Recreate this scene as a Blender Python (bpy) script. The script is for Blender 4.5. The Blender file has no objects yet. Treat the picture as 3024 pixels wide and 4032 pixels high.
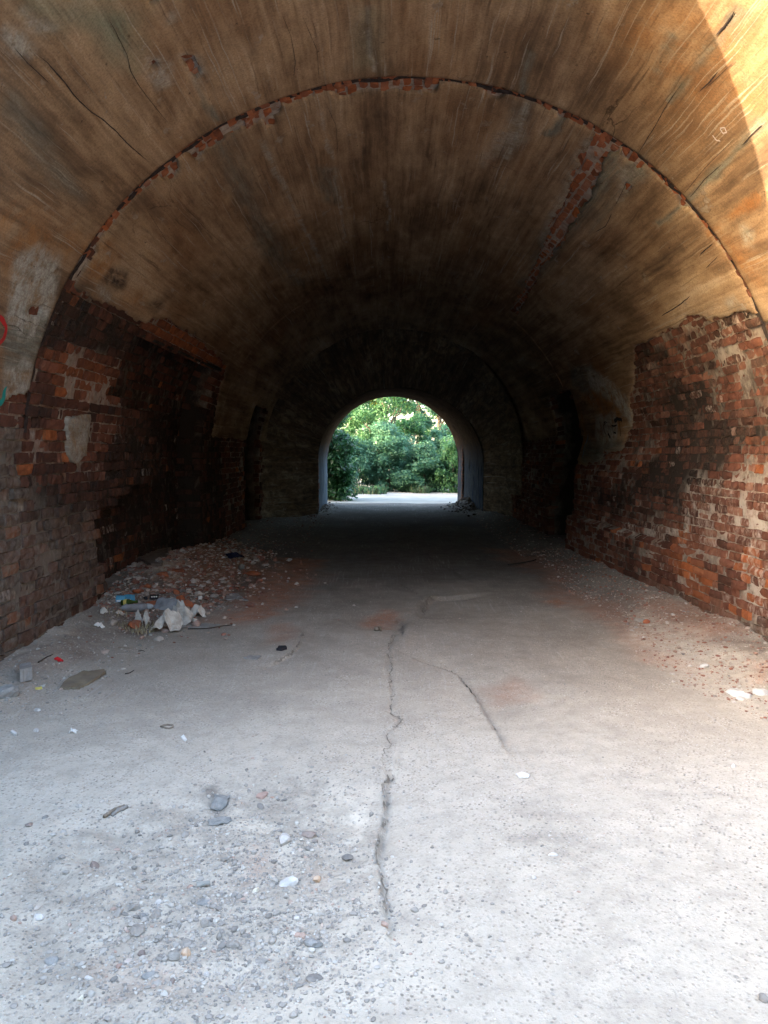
import bpy, bmesh, math, random
import numpy as np
from mathutils import Vector, Matrix
S = bpy.context.scene
COL = S.collection
rng = np.random.default_rng(7)
random.seed(7)
PI = math.pi

# ------------------------------------------------------------------ camera
F, CXP, CYP = 3120.0, 1512.0, 2016.0
CAM = np.array([-0.1225, 0.0, 1.6])
RV = np.array([0.99998325, 0.00568838, -0.00107157])
UV = np.array([6.41077618e-04, 7.51475415e-02, 9.97172220e-01])
FV = np.array([-0.00575282, 0.9971562, -0.07514264])
cam_data = bpy.data.cameras.new("camera")
cam = bpy.data.objects.new("camera", cam_data)
COL.objects.link(cam)
cam.matrix_world = Matrix(((RV[0], UV[0], -FV[0], CAM[0]), (RV[1], UV[1], -FV[1], CAM[1]),
                           (RV[2], UV[2], -FV[2], CAM[2]), (0, 0, 0, 1)))
cam_data.sensor_fit = 'VERTICAL'
cam_data.sensor_height = 36.0
cam_data.lens = F / 4032 * 36.0
cam_data.clip_start = 0.05
cam_data.clip_end = 2000
S.camera = cam

# ------------------------------------------------------------------ light
TO_SUN = Vector((-2.06, -1.0, 0.552)).normalized()
ELEV = math.asin(TO_SUN.z)
W = bpy.data.worlds.new("World")
S.world = W
W.use_nodes = True
wn = W.node_tree.nodes
sky = wn.new("ShaderNodeTexSky")
sky.sky_type = 'NISHITA'
sky.sun_disc = False
sky.sun_elevation = ELEV
sky.sun_rotation = math.atan2(TO_SUN.x, TO_SUN.y)
sky.air_density = 1.0
sky.dust_density = 2.6
sky.ozone_density = 0.7
bg = wn["Background"]
bg.inputs["Strength"].default_value = 0.15
W.node_tree.links.new(sky.outputs["Color"], bg.inputs["Color"])
sd = bpy.data.lights.new("sun", 'SUN')
sd.energy = 2.0
sd.angle = math.radians(0.5)
sd.color = (1.0, 0.80, 0.52)
sun = bpy.data.objects.new("sun", sd)
COL.objects.link(sun)
sun.rotation_euler = (-TO_SUN).to_track_quat('-Z', 'Y').to_euler()
sun.location = (-20, -10, 8)
vs = S.view_settings
vs.view_transform = 'Standard'
vs.look = 'None'
vs.gamma = 1.0
vs.exposure = 4.2
vs.use_curve_mapping = False
S.display_settings.display_device = 'sRGB'
cy = S.cycles
cy.max_bounces = 8
cy.diffuse_bounces = 6
cy.glossy_bounces = 2
cy.transparent_max_bounces = 8
cy.use_denoising = True
try:
    cy.denoiser = 'OPENIMAGEDENOISE'
except Exception:
    pass
cy.sample_clamp_indirect = 8.0

# ------------------------------------------------------------------ tunnel measures (metres)
R, ZC = 2.946, 1.4276          # barrel vault radius and springing height
A = R * PI / 2                 # arc length from crown to springing
Y0, Y1, Y2, Y3 = 3.56, 6.06, 20.6, 24.3   # portal, seam, end arch inside, end arch outside
TW = A + ZC                    # arc length crown -> floor

# ------------------------------------------------------------------ numeric helpers
def _h(ix, iy, s):
    ix = ix.astype(np.int64).astype(np.uint64); iy = iy.astype(np.int64).astype(np.uint64)
    h = ix * np.uint64(0x9E3779B97F4A7C15) ^ iy * np.uint64(0xC2B2AE3D27D4EB4F) ^ np.uint64((s * 0x165667B19E3779F9) & 0xFFFFFFFFFFFFFFFF)
    h ^= h >> np.uint64(29); h *= np.uint64(0xBF58476D1CE4E5B9); h ^= h >> np.uint64(32)
    h *= np.uint64(0x94D049BB133111EB); h ^= h >> np.uint64(30)
    return (h & np.uint64(0xFFFFFF)).astype(np.float64) / float(0xFFFFFF)

def vn(x, y, s=0):
    x = np.asarray(x, float); y = np.asarray(y, float)
    ix = np.floor(x); iy = np.floor(y); fx = x - ix; fy = y - iy
    fx = fx * fx * (3 - 2 * fx); fy = fy * fy * (3 - 2 * fy)
    a = _h(ix, iy, s); b = _h(ix + 1, iy, s); c = _h(ix, iy + 1, s); d = _h(ix + 1, iy + 1, s)
    return (a * (1 - fx) + b * fx) * (1 - fy) + (c * (1 - fx) + d * fx) * fy

def fbm(x, y, s=0, o=4):
    x = np.asarray(x, float); y = np.asarray(y, float)
    r = 0; a = 0.5
    for i in range(o):
        x, y = .80 * x - .60 * y + 11.3, .60 * x + .80 * y + 5.9      # turned each octave so the lattice never shows
        r = r + a * (vn(x, y, s + i * 17) * 2 - 1); x = x * 2.03; y = y * 2.03; a *= 0.5
    return r

def sst(a, b, x):
    t = np.clip((x - a) / (b - a), 0, 1)
    return t * t * (3 - 2 * t)

def ray(px, py):
    return FV + (px - CXP) / F * RV - (py - CYP) / F * UV

def proj(P):
    v = P - CAM
    d = v @ FV
    return CXP + F * (v @ RV) / d, CYP - F * (v @ UV) / d, d

def tv(px, py):
    """photo pixel -> (arc, depth) on the ideal tunnel lining"""
    d = ray(px, py)
    x0, z0 = CAM[0], CAM[2]
    a = d[0]**2 + d[2]**2; b = 2 * (x0 * d[0] + (z0 - ZC) * d[2]); c = x0**2 + (z0 - ZC)**2 - R * R
    k = (-b + math.sqrt(b * b - 4 * a * c)) / 2 / a
    x, z = x0 + d[0] * k, z0 + d[2] * k
    if z >= ZC:
        return (R * math.atan2(x, z - ZC), d[1] * k)
    k = ((R if d[0] > 0 else -R) - x0) / d[0]
    z = z0 + d[2] * k
    return (math.copysign(A + ZC - z, d[0]), d[1] * k)

def tvp(pts):
    return np.array([tv(*p) for p in pts])

def rwall(y, z):
    """how far the right-hand wall leans into the tunnel: thick lower skin with a ledge"""
    k = np.clip(0.05 * (y - Y1), 0, 0.30)
    k = np.where(y > 12.4, 0.2, k)
    led = 0.62 + 0.06 * fbm(y * 1.3, y * 0 + 2.2, 91)
    w = np.where(z < led, 1.0, 0.62)
    return k * w * sst(1.9, 1.2, z)

def prof(t, y, off=0.0):
    """point of the lining; off > 0 goes towards the tunnel's inside"""
    t = np.asarray(t, float); y = np.asarray(y, float); off = np.asarray(off, float) + 0 * t
    th = np.clip(t / R, -PI / 2, PI / 2)
    r = R - off
    z_w = np.minimum(0, A - np.abs(t))
    x = r * np.sin(th)
    z = ZC + r * np.cos(th) + z_w
    x = np.where(t > 0, x - rwall(y, z), x)
    return np.stack([x, y + 0 * t, z], -1)

def sdf(poly, t, y):
    """signed distance (negative inside) to a polygon in (arc, depth)"""
    P = np.asarray(poly, float); Q = np.roll(P, -1, 0)
    shp = t.shape; t = t.ravel(); y = y.ravel()
    d = np.full(t.shape, 1e9); ins = np.zeros(t.shape, bool)
    for (ax, ay), (bx, by) in zip(P, Q):
        ex, ey = bx - ax, by - ay
        L = ex * ex + ey * ey + 1e-12
        k = np.clip(((t - ax) * ex + (y - ay) * ey) / L, 0, 1)
        d = np.minimum(d, (t - ax - k * ex)**2 + (y - ay - k * ey)**2)
        c = ((ay > y) != (by > y))
        with np.errstate(divide='ignore', invalid='ignore'):
            ins ^= c & (t < ex * (y - ay) / (by - ay if by != ay else 1e-12) + ax)
    d = np.sqrt(d)
    return np.where(ins, -d, d).reshape(shp)

def pdist(line, t, y):
    d = np.full(t.shape, 1e9)
    for (ax, ay), (bx, by) in zip(line[:-1], line[1:]):
        ex, ey = bx - ax, by - ay
        L = ex * ex + ey * ey + 1e-12
        k = np.clip(((t - ax) * ex + (y - ay) * ey) / L, 0, 1)
        d = np.minimum(d, np.hypot(t - ax - k * ex, y - ay - k * ey))
    return d

# ------------------------------------------------------------------ object helpers
def mk(name, V, faces, mat, parent=None, attrs=None, smooth=True, origin=None):
    """ONE mesh object from arrays; faces = list of (n,k) index arrays; attrs = {name: per-vertex array}"""
    V = np.asarray(V, float).reshape(-1, 3)
    if origin is not None:
        V = V - np.asarray(origin, float)
    me = bpy.data.meshes.new(name)
    if not isinstance(faces, (list, tuple)):
        faces = [faces]
    faces = [np.asarray(f, int) for f in faces if len(f)]
    me.vertices.add(len(V)); me.vertices.foreach_set("co", V.ravel())
    nl = sum(f.size for f in faces); nf = sum(len(f) for f in faces)
    me.loops.add(nl); me.polygons.add(nf)
    me.loops.foreach_set("vertex_index", np.concatenate([f.ravel() for f in faces]))
    tot = np.concatenate([np.full(len(f), f.shape[1]) for f in faces])
    me.polygons.foreach_set("loop_start", np.concatenate([[0], np.cumsum(tot)[:-1]]))
    me.polygons.foreach_set("loop_total", tot)
    me.polygons.foreach_set("use_smooth", np.full(nf, smooth))
    me.update(calc_edges=True)
    for k, a in (attrs or {}).items():
        a = np.asarray(a, float)
        if a.ndim == 1:
            at = me.attributes.new(k, 'FLOAT', 'POINT'); at.data.foreach_set("value", a)
        else:
            at = me.attributes.new(k, 'FLOAT_VECTOR', 'POINT'); at.data.foreach_set("vector", a.ravel())
    me.materials.append(mat)
    o = bpy.data.objects.new(name, me)
    COL.objects.link(o)
    if origin is not None:
        o.location = origin
    if parent:
        o.parent = parent
    return o

def tag(o, label=None, cat=None, group=None, kind=None):
    for k, v in (("label", label), ("category", cat), ("group", group), ("kind", kind)):
        if v:
            o[k] = v
    return o

def empty(name, label, cat, group=None, loc=None):
    o = bpy.data.objects.new(name, None); COL.objects.link(o)
    o.empty_display_size = 0.2
    return tag(o, label, cat, group)

def gridfaces(nu, nv):
    i = np.arange(nu * nv).reshape(nu, nv)
    return np.stack([i[:-1, :-1], i[1:, :-1], i[1:, 1:], i[:-1, 1:]], -1).reshape(-1, 4)

def rim(faces, npts):
    """boundary edges of a quad set -> (a, b) pairs"""
    e = np.concatenate([faces[:, [0, 1]], faces[:, [1, 2]], faces[:, [2, 3]], faces[:, [3, 0]]])
    key = np.minimum(e[:, 0], e[:, 1]).astype(np.int64) * npts + np.maximum(e[:, 0], e[:, 1])
    u, idx, cnt = np.unique(key, return_index=True, return_counts=True)
    return e[idx[cnt == 1]]

# ------------------------------------------------------------------ material helpers
class NT:
    def __init__(self, name):
        self.m = bpy.data.materials.new(name); self.m.use_nodes = True
        self.t = self.m.node_tree; self.n = self.t.nodes
        self.b = self.n["Principled BSDF"]
        self.b.inputs["Roughness"].default_value = 0.9
        self.b.inputs["Specular IOR Level"].default_value = 0.0
    def new(self, typ, **kw):
        x = self.n.new(typ)
        for k, v in kw.items():
            setattr(x, k, v)
        return x
    def put(self, sock, v):
        if hasattr(v, 'is_linked') or hasattr(v, 'links'):
            self.t.links.new(v, sock)
        else:
            if isinstance(v, (tuple, list)) and len(v) == 3 and sock.type == 'RGBA':
                v = (*v, 1)
            sock.default_value = v
    def attr(self, name, out="Fac"):
        return self.new("ShaderNodeAttribute", attribute_name=name).outputs[out]
    def pos(self):
        return self.new("ShaderNodeNewGeometry").outputs["Position"]
    def map(self, v, scale=(1, 1, 1), loc=(0, 0, 0), rot=(.5, .35, .7)):
        x = self.new("ShaderNodeMapping"); self.put(x.inputs["Vector"], v)
        x.inputs["Scale"].default_value = scale; x.inputs["Location"].default_value = loc
        x.inputs["Rotation"].default_value = rot          # stretched first, then turned: no lattice lines along the axes
        return x.outputs[0]
    def noise(self, v, scale=1.0, detail=4, rough=0.55, dist=0.0):
        x = self.new("ShaderNodeTexNoise"); self.put(x.inputs["Vector"], v)
        x.inputs["Scale"].default_value = scale; x.inputs["Detail"].default_value = detail
        x.inputs["Roughness"].default_value = rough; x.inputs["Distortion"].default_value = dist
        return x.outputs["Fac"]
    def vor(self, v, scale=1.0, feature='F1', out="Distance"):
        x = self.new("ShaderNodeTexVoronoi", feature=feature); self.put(x.inputs["Vector"], v)
        x.inputs["Scale"].default_value = scale
        return x.outputs[out]
    def ramp(self, f, stops):
        x = self.new("ShaderNodeValToRGB"); self.put(x.inputs[0], f)
        r = x.color_ramp
        while len(r.elements) < len(stops):
            r.elements.new(0.5)
        for e, (p, c) in zip(r.elements, stops):
            e.position = p; e.color = (*c, 1) if len(c) == 3 else c
        return x.outputs[0]
    def rng(self, f, a, b, c=0.0, d=1.0):
        x = self.new("ShaderNodeMapRange"); self.put(x.inputs[0], f)
        for i, v in enumerate((a, b, c, d)):
            x.inputs[i + 1].default_value = v
        return x.outputs[0]
    def math(self, op, a, b=0.5, c=None):
        x = self.new("ShaderNodeMath", operation=op, use_clamp=False)
        self.put(x.inputs[0], a); self.put(x.inputs[1], b)
        if c is not None:
            self.put(x.inputs[2], c)
        return x.outputs[0]
    def mix(self, f, a, b, bt='MIX'):
        x = self.new("ShaderNodeMix", data_type='RGBA', blend_type=bt)
        self.put(x.inputs["Factor"], f); self.put(x.inputs[6], a); self.put(x.inputs[7], b)
        return x.outputs[2]
    def bump(self, h, strength=0.5, dist=0.01, normal=None):
        x = self.new("ShaderNodeBump"); self.put(x.inputs["Height"], h)
        x.inputs["Strength"].default_value = strength; x.inputs["Distance"].default_value = dist
        if normal is not None:
            self.put(x.inputs["Normal"], normal)
        return x.outputs[0]
    def done(self, color, normal=None, rough=None):
        self.put(self.b.inputs["Base Color"], color)
        if normal is not None:
            self.put(self.b.inputs["Normal"], normal)
        if rough is not None:
            self.put(self.b.inputs["Roughness"], rough)
        return self.m

def mat_plaster():
    n = NT("old_plaster")
    v0 = n.attr("tv", "Vector")
    wz = n.new("ShaderNodeTexNoise"); n.put(wz.inputs["Vector"], v0); wz.inputs["Scale"].default_value = 1.6; wz.inputs["Detail"].default_value = 3
    wo = n.new("ShaderNodeVectorMath", operation='MULTIPLY_ADD'); n.put(wo.inputs[0], wz.outputs["Color"]); wo.inputs[1].default_value = (.06, .15, .1); n.put(wo.inputs[2], v0)
    v = wo.outputs[0]
    st = n.noise(n.map(v, (8, 0.36, .4)), 1.0, 7, 0.62, 0.3)
    st2 = n.noise(n.map(v, (27, 0.6, .5), (3, 1, 0)), 1.0, 6, 0.65, 0.2)
    bl = n.noise(n.map(v, (1.15, .42, .5), (5, 2, 0)), 1.1, 6, 0.62, 0.4)
    mo = n.noise(n.map(v, (1, .26, .5), (3, 3, 1)), 9.5, 5, 0.65)
    fi = n.noise(v, 70.0, 3, 0.7)
    bl2 = n.noise(n.map(v, (1.1, .28, .5), (2, 7, 1)), 2.9, 6, 0.65)
    f = n.math('ADD', n.math('MULTIPLY', st, 0.58), n.math('MULTIPLY', bl, 0.88))
    f = n.math('ADD', f, n.math('MULTIPLY', bl2, 0.50))
    f = n.math('ADD', f, n.math('MULTIPLY', mo, 0.30))
    f = n.math('ADD', f, n.math('MULTIPLY', st2, 0.36))
    col = n.ramp(n.rng(f, 1.02, 1.58), [(0.0, (.058, .039, .028)), (0.25, (.128, .086, .058)), (0.48, (.218, .146, .094)), (0.70, (.305, .215, .142)), (1.0, (.43, .34, .25))])
    hue = n.noise(n.map(v, (2, 0.6, 1), (9, 9, 0)), 1.0, 4)
    col = n.mix(n.rng(hue, 0.50, 0.70, 0, 0.4), col, (.22, .12, .062))
    dap = n.rng(n.noise(n.map(v, (1, .3, .5), (6, 6, 2)), 11.0, 3, 0.5), 0.50, 0.62)
    col = n.mix(n.math('MULTIPLY', dap, n.rng(bl, .46, .6, 0, .30)), col, (.40, .29, .18))
    # painted-on weathering zones
    grey = n.math('MULTIPLY', n.attr("grey"), n.rng(n.noise(n.map(v, (14, 1.6, 1)), 1.0, 6, 0.7), 0.25, 0.55))
    gcol = n.ramp(n.noise(n.map(v, (20, 2.5, 1), (1, 4, 0)), 1.0, 6, 0.7), [(0.25, (.04, .042, .037)), (0.5, (.13, .13, .112)), (0.75, (.26, .26, .235))])
    col = n.mix(grey, col, gcol)
    green = n.math('MULTIPLY', n.attr("green"), n.rng(n.noise(n.map(v, (10, 1.2, 1), (7, 0, 0)), 1.0, 6, 0.7), 0.10, 0.45))
    col = n.mix(green, col, n.ramp(st2, [(0.3, (.085, .092, .065)), (0.7, (.25, .26, .20))]))
    orange = n.math('MULTIPLY', n.attr("orange"), n.rng(n.noise(v, 5.0, 5, 0.65), 0.35, 0.62))
    col = n.mix(orange, col, n.ramp(mo, [(0.3, (.17, .068, .022)), (0.7, (.33, .165, .065))]))
    white = n.math('MULTIPLY', n.attr("white"), n.rng(n.noise(v, 7.0, 6, 0.7), 0.36, 0.56))
    col = n.mix(white, col, n.ramp(n.noise(v, 22.0, 5, 0.7), [(0.3, (.20, .195, .18)), (0.7, (.42, .415, .385))]))
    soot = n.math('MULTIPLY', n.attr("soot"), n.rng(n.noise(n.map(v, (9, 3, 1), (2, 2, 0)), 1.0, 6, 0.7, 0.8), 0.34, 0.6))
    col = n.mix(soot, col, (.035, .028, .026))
    # thin runs, dark and pale, along the barrel
    dk = n.noise(n.map(v, (28, 0.8, .6), (8, 3, 0)), 1.0, 6, 0.66, .7)
    col = n.mix(n.math('MULTIPLY', n.rng(dk, 0.58, 0.68, 0, 0.6), n.rng(bl2, .38, .55)), col, (.05, .034, .026))
    pl = n.noise(n.map(v, (40, 0.7, 1), (1, 8, 0)), 1.0, 4, 0.6, 0.6)
    col = n.mix(n.math('MULTIPLY', n.rng(pl, 0.60, 0.69, 0, 0.7), n.rng(hue, .38, .56)), col, (.36, .335, .295))
    # hairline cracking
    wv = n.new("ShaderNodeVectorMath", operation='ADD')
    n.put(wv.inputs[0], n.map(v, (2.2, 0.5, 1)))
    nz = n.new("ShaderNodeTexNoise"); n.put(nz.inputs["Vector"], n.map(v, (5, 1.5, 1))); nz.inputs["Scale"].default_value = 1.0; nz.inputs["Detail"].default_value = 5
    sc = n.new("ShaderNodeVectorMath", operation='SCALE'); n.put(sc.inputs[0], nz.outputs["Color"]); sc.inputs["Scale"].default_value = 0.5
    n.put(wv.inputs[1], sc.outputs[0])
    ck = n.vor(wv.outputs[0], 1.0, 'DISTANCE_TO_EDGE')
    ckm = n.math('MULTIPLY', n.rng(ck, 0.002, 0.007, 1, 0), n.rng(n.noise(v, 0.8, 2), 0.60, 0.68))
    col = n.mix(n.math('MULTIPLY', ckm, 0.7), col, (.04, .028, .02))
    col = n.mix(n.rng(fi, 0.42, 0.66, 0.0, 0.42), col, (.07, .05, .036))
    fl = n.math('MULTIPLY', n.rng(n.noise(n.map(v, (1.5, .8, 1), (4, 4, 4)), 3.2, 8, 0.72), 0.615, 0.64), n.rng(bl, .40, .55))
    col = n.mix(n.math('MULTIPLY', fl, .8), col, n.ramp(n.noise(v, 14.0, 4, .7), [(.3, (.15, .10, .075)), (.55, (.27, .235, .20)), (.75, (.36, .33, .29))]))
    sp = n.rng(n.noise(n.map(v, (1, .7, 1), (9, 2, 1)), 16.0, 3, 0.6), 0.70, 0.76)
    col = n.mix(n.math('MULTIPLY', sp, .7), col, (.045, .032, .025))
    h = n.math('ADD', n.math('MULTIPLY', fi, 0.25), n.math('MULTIPLY', mo, 0.8))
    h = n.math('SUBTRACT', h, n.math('MULTIPLY', fl, .7))
    h = n.math('ADD', h, n.math('MULTIPLY', st2, 0.25))
    h = n.math('SUBTRACT', h, n.math('MULTIPLY', ckm, 1.2))
    return n.done(col, n.bump(h, 0.55, 0.012), 0.92)

def mat_brick():
    n = NT("weathered_brick")
    v = n.pos()
    tone = n.attr("tone"); fresh = n.attr("fresh"); soot = n.attr("soot"); lime = n.attr("lime"); dirt = n.attr("dirt")
    a = n.noise(v, 14.0, 5, 0.65)
    b = n.noise(v, 60.0, 4, 0.7)
    t = n.math('ADD', tone, n.math('MULTIPLY', n.math('SUBTRACT', a, 0.5), 0.7))
    col = n.ramp(t, [(0.0, (.050, .030, .026)), (0.3, (.092, .042, .032)), (0.6, (.155, .066, .046)), (0.85, (.21, .110, .080)), (1.0, (.25, .17, .14))])
    fc = n.ramp(a, [(0.3, (.28, .082, .032)), (0.7, (.42, .145, .055))])
    col = n.mix(n.math('MULTIPLY', fresh, n.rng(b, .2, .55, .55, 1)), col, fc)
    d = n.math('MULTIPLY', dirt, n.rng(n.noise(v, 7.0, 5, 0.7), 0.25, 0.6, 0.25, 1))
    col = n.mix(d, col, n.ramp(a, [(0.3, (.075, .058, .048)), (0.7, (.17, .15, .13))]))
    sx = n.noise(n.map(v, (5, 5, 2.4)), 1.0, 6, 0.7, 0.6)
    s = n.rng(n.math('ADD', sx, n.math('MULTIPLY', soot, 0.70)), 0.56, 1.0)
    col = n.mix(s, col, n.ramp(b, [(0.3, (.016, .013, .012)), (0.75, (.055, .043, .038))]))
    lx = n.noise(n.map(v, (16, 16, 7)), 1.0, 6, 0.75, 0.5)
    l = n.rng(n.math('ADD', lx, n.math('MULTIPLY', lime, 0.22)), 0.66, 0.82)
    col = n.mix(n.math('MULTIPLY', l, 0.65), col, (.42, .35, .31))
    col = n.mix(n.rng(b, 0.58, 0.8, 0, 0.3), col, (.06, .035, .03))
    h = n.math('ADD', n.math('MULTIPLY', a, 1.0), n.math('MULTIPLY', b, 0.55))
    return n.done(col, n.bump(h, 0.75, 0.012), 0.92)

def mat_mortar():
    n = NT("lime_mortar")
    v = n.pos()
    a = n.noise(v, 18.0, 5, 0.7); b = n.noise(v, 75.0, 3, 0.7)
    col = n.ramp(a, [(0.25, (.10, .078, .068)), (0.5, (.21, .175, .15)), (0.75, (.38, .34, .30))])
    rb = n.noise(v, 5.0, 4, 0.6)
    col = n.mix(n.rng(rb, 0.45, 0.65, 0, 0.6), col, (.22, .10, .07))
    sx = n.noise(n.map(v, (4, 4, 3)), 1.0, 6, 0.7, 0.6)
    s = n.rng(n.math('ADD', sx, n.math('MULTIPLY', n.attr("soot"), 0.9)), 0.55, 1.0)
    col = n.mix(s, col, (.035, .028, .025))
    lm = n.math('MULTIPLY', n.attr("lime"), n.rng(n.noise(v, 11.0, 5, .7), .35, .55))
    col = n.mix(n.math("MULTIPLY", lm, .85), col, (.46, .41, .37))
    d = n.math('MULTIPLY', n.attr("dirt"), n.rng(rb, 0.25, 0.55, 0.4, 1))
    col = n.mix(d, col, (.13, .115, .10))
    h = n.math('ADD', a, n.math('MULTIPLY', b, 0.5))
    return n.done(col, n.bump(h, 0.9, 0.016), 0.95)

def mat_floor():
    n = NT("dusty_worn_asphalt")
    v = n.pos()
    big = n.noise(v, 0.7, 5, 0.6, 0.3)
    mid = n.noise(v, 5.5, 6, 0.68)
    fin = n.noise(v, 60.0, 5, 0.75)
    ag = n.vor(v, 85.0)
    ag2 = n.vor(n.map(v, (1, .8, 1), (3, 3, 0)), 42.0)
    col = n.ramp(n.math('ADD', n.math('MULTIPLY', mid, 0.65), n.math('MULTIPLY', big, 0.4)), [(0.30, (.105, .095, .085)), (0.5, (.145, .131, .118)), (0.7, (.195, .178, .16))])
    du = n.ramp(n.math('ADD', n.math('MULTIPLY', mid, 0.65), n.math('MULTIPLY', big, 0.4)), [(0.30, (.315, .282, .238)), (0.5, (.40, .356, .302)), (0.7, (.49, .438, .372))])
    col = n.mix(n.attr("dust"), col, du)  # pale at the mouth, darker inside: dust and daylight falloff combined
    er = n.math('MULTIPLY', n.attr("earth"), n.rng(n.noise(v, 8.0, 6, 0.68), 0.2, 0.55))
    col = n.mix(er, col, n.ramp(n.noise(v, 26.0, 5, 0.7), [(0.3, (.10, .068, .055)), (0.55, (.20, .145, .12)), (0.75, (.34, .28, .25))]))
    # exposed aggregate where the dust is thin
    rough = n.attr("rough")
    thin = n.rng(n.math('ADD', mid, n.math('MULTIPLY', rough, 0.25)), 0.38, 0.62)
    pit = n.math('MULTIPLY', n.rng(fin, 0.50, 0.62), n.rng(thin, 0, 1, .4, 1))
    col = n.mix(n.math('MULTIPLY', pit, 0.55), col, (.17, .158, .145))
    # tyre-drag streaks, dust and brick powder
    stx = n.noise(n.map(v, (38, 1.6, 1)), 1.0, 4, 0.6)
    col = n.mix(n.math('MULTIPLY', n.rng(stx, 0.55, 0.7, 0, 0.3), n.rng(big, .45, .6)), col, (.52, .50, .48))
    rd = n.math('MULTIPLY', n.math('MULTIPLY', n.attr("red"), n.rng(fin, .36, .56, .35, 1)), n.rng(n.noise(v, 6.0, 6, 0.68), 0.18, 0.52))
    col = n.mix(rd, col, n.ramp(mid, [(0.3, (.29, .125, .075)), (0.7, (.44, .225, .145))]))
    wt = n.math('MULTIPLY', n.attr("pale"), n.rng(n.noise(v, 9.0, 6, 0.7), 0.3, 0.55))
    col = n.mix(n.math('MULTIPLY', wt, .9), col, (.66, .595, .50))
    dkm = n.math('MULTIPLY', n.attr("dark"), n.rng(n.noise(v, 12.0, 6, 0.7), 0.25, 0.6))
    col = n.mix(dkm, col, (.075, .07, .072))
    def flecks(sc, loc, lo, hi, share, amount, c, col):
        vv = n.map(v, (1, .85, 1), loc)
        d = n.vor(vv, sc); rc = n.new("ShaderNodeSeparateColor"); n.put(rc.inputs[0], n.vor(vv, sc, 'F1', "Color"))
        m = n.math('MULTIPLY', n.rng(d, lo, hi, 1, 0), n.rng(rc.outputs[0], share, share + .02, 1, 0))
        m = n.math('MULTIPLY', m, n.rng(rc.outputs[1], 0, 1, .35, 1))
        m = n.math('MULTIPLY', m, n.rng(mid, .35, .6, .45, 1))
        m = n.math('MULTIPLY', m, n.rng(n.noise(v, 1.7, 4, .65), .38, .58, .5, 1))
        m = n.math('MULTIPLY', m, n.rng(n.attr('track'), 0, 1, 1, .6))
        return n.mix(n.math('MULTIPLY', m, amount), col, c), m
    col, s1 = flecks(64, (0, 0, 0), .20, .42, .50, .85, (.15, .14, .128), col)
    col, s2 = flecks(31, (3, 3, .2), .12, .32, .14, .75, (.16, .148, .135), col)
    col, s3 = flecks(80, (7, 1, .4), .2, .38, .2, .9, (.68, .66, .63), col)
    col = n.mix(n.math("MULTIPLY", n.math("MULTIPLY", rough, n.rng(n.noise(v, 7.0, 6, .72), .38, .58)), .45), col, (.22, .195, .165))
    h = n.math('ADD', n.math('MULTIPLY', fin, 0.8), n.math('MULTIPLY', mid, 0.6))
    h = n.math('SUBTRACT', h, n.math('MULTIPLY', n.math('ADD', s1, s2), 0.9))
    h = n.math('ADD', h, s3)
    return n.done(col, n.bump(h, 0.7, 0.010), 0.95)

def mat_simple(name, c1, c2=None, scale=12.0, bump=0.3, rough=0.85, dirt=0.0):
    n = NT(name)
    v = n.pos()
    c2 = c2 or tuple(x * 0.6 for x in c1)
    a = n.noise(v, scale, 5, 0.65); b = n.noise(v, scale * 6, 4, 0.7)
    col = n.ramp(a, [(0.32, c2), (0.68, c1)])
    if dirt:
        col = n.mix(n.rng(n.noise(v, scale * 0.7, 5, .7), 0.45, 0.62, 0, dirt), col, (.16, .13, .11))
    return n.done(col, n.bump(n.math('ADD', a, n.math('MULTIPLY', b, 0.5)), bump, 0.01), rough)

def mat_island(name, stops, scale=20.0, bump=0.5):
    """loose stones: every stone takes its own colour"""
    n = NT(name)
    g = n.new("ShaderNodeNewGeometry")
    col = n.ramp(g.outputs["Random Per Island"], stops)
    a = n.noise(g.outputs["Position"], scale, 5, 0.65)
    col = n.mix(n.rng(a, 0.35, 0.7, 0, 0.45), col, (.2, .19, .18))
    return n.done(col, n.bump(n.noise(g.outputs["Position"], scale * 3, 4, 0.7), bump, 0.006), 0.9)

def mat_leaf(name, c1, c2, c3):
    n = NT(name)
    g = n.new("ShaderNodeNewGeometry")
    col = n.ramp(g.outputs["Random Per Island"], [(0.0, c1), (0.55, c2), (1.0, c3)])
    big = n.noise(g.outputs["Position"], 1.3, 3)
    col = n.mix(n.rng(big, 0.4, 0.65, 0, 0.5), col, c2)
    n.put(n.b.inputs["Base Color"], col)
    n.b.inputs["Roughness"].default_value = 0.45
    n.b.inputs["Specular IOR Level"].default_value = 0.4
    tr = n.new("ShaderNodeBsdfTranslucent"); n.put(tr.inputs["Color"], col)
    mx = n.new("ShaderNodeMixShader"); mx.inputs[0].default_value = 0.45
    n.t.links.new(n.b.outputs[0], mx.inputs[1]); n.t.links.new(tr.outputs[0], mx.inputs[2])
    n.t.links.new(mx.outputs[0], n.n["Material Output"].inputs["Surface"])
    return n.m

M_PL, M_BR, M_MO, M_FL = mat_plaster(), mat_brick(), mat_mortar(), mat_floor()
M_CRACK = mat_simple("crack_dark", (.055, .045, .045), (.02, .016, .016), 30, 0.2)
M_SCAR = mat_simple("cement_scar", (.26, .255, .24), (.09, .09, .088), 25, 0.7)
M_EARTH = mat_simple("rampart_earth", (.12, .10, .06), (.06, .07, .03), 1.5, 0.4)
M_GRND = mat_simple("pale_dirt", (.42, .38, .33), (.31, .28, .245), 0.8, 0.4)

# ================================================================== painted zones (photo outlines carried onto the lining)
ZONES = []   # (channel, polygon in (arc, depth), strength, feather)
def zone(ch, pts, k=1.0, fe=0.12):
    ZONES.append((ch, tvp(pts), k, fe))

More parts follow.
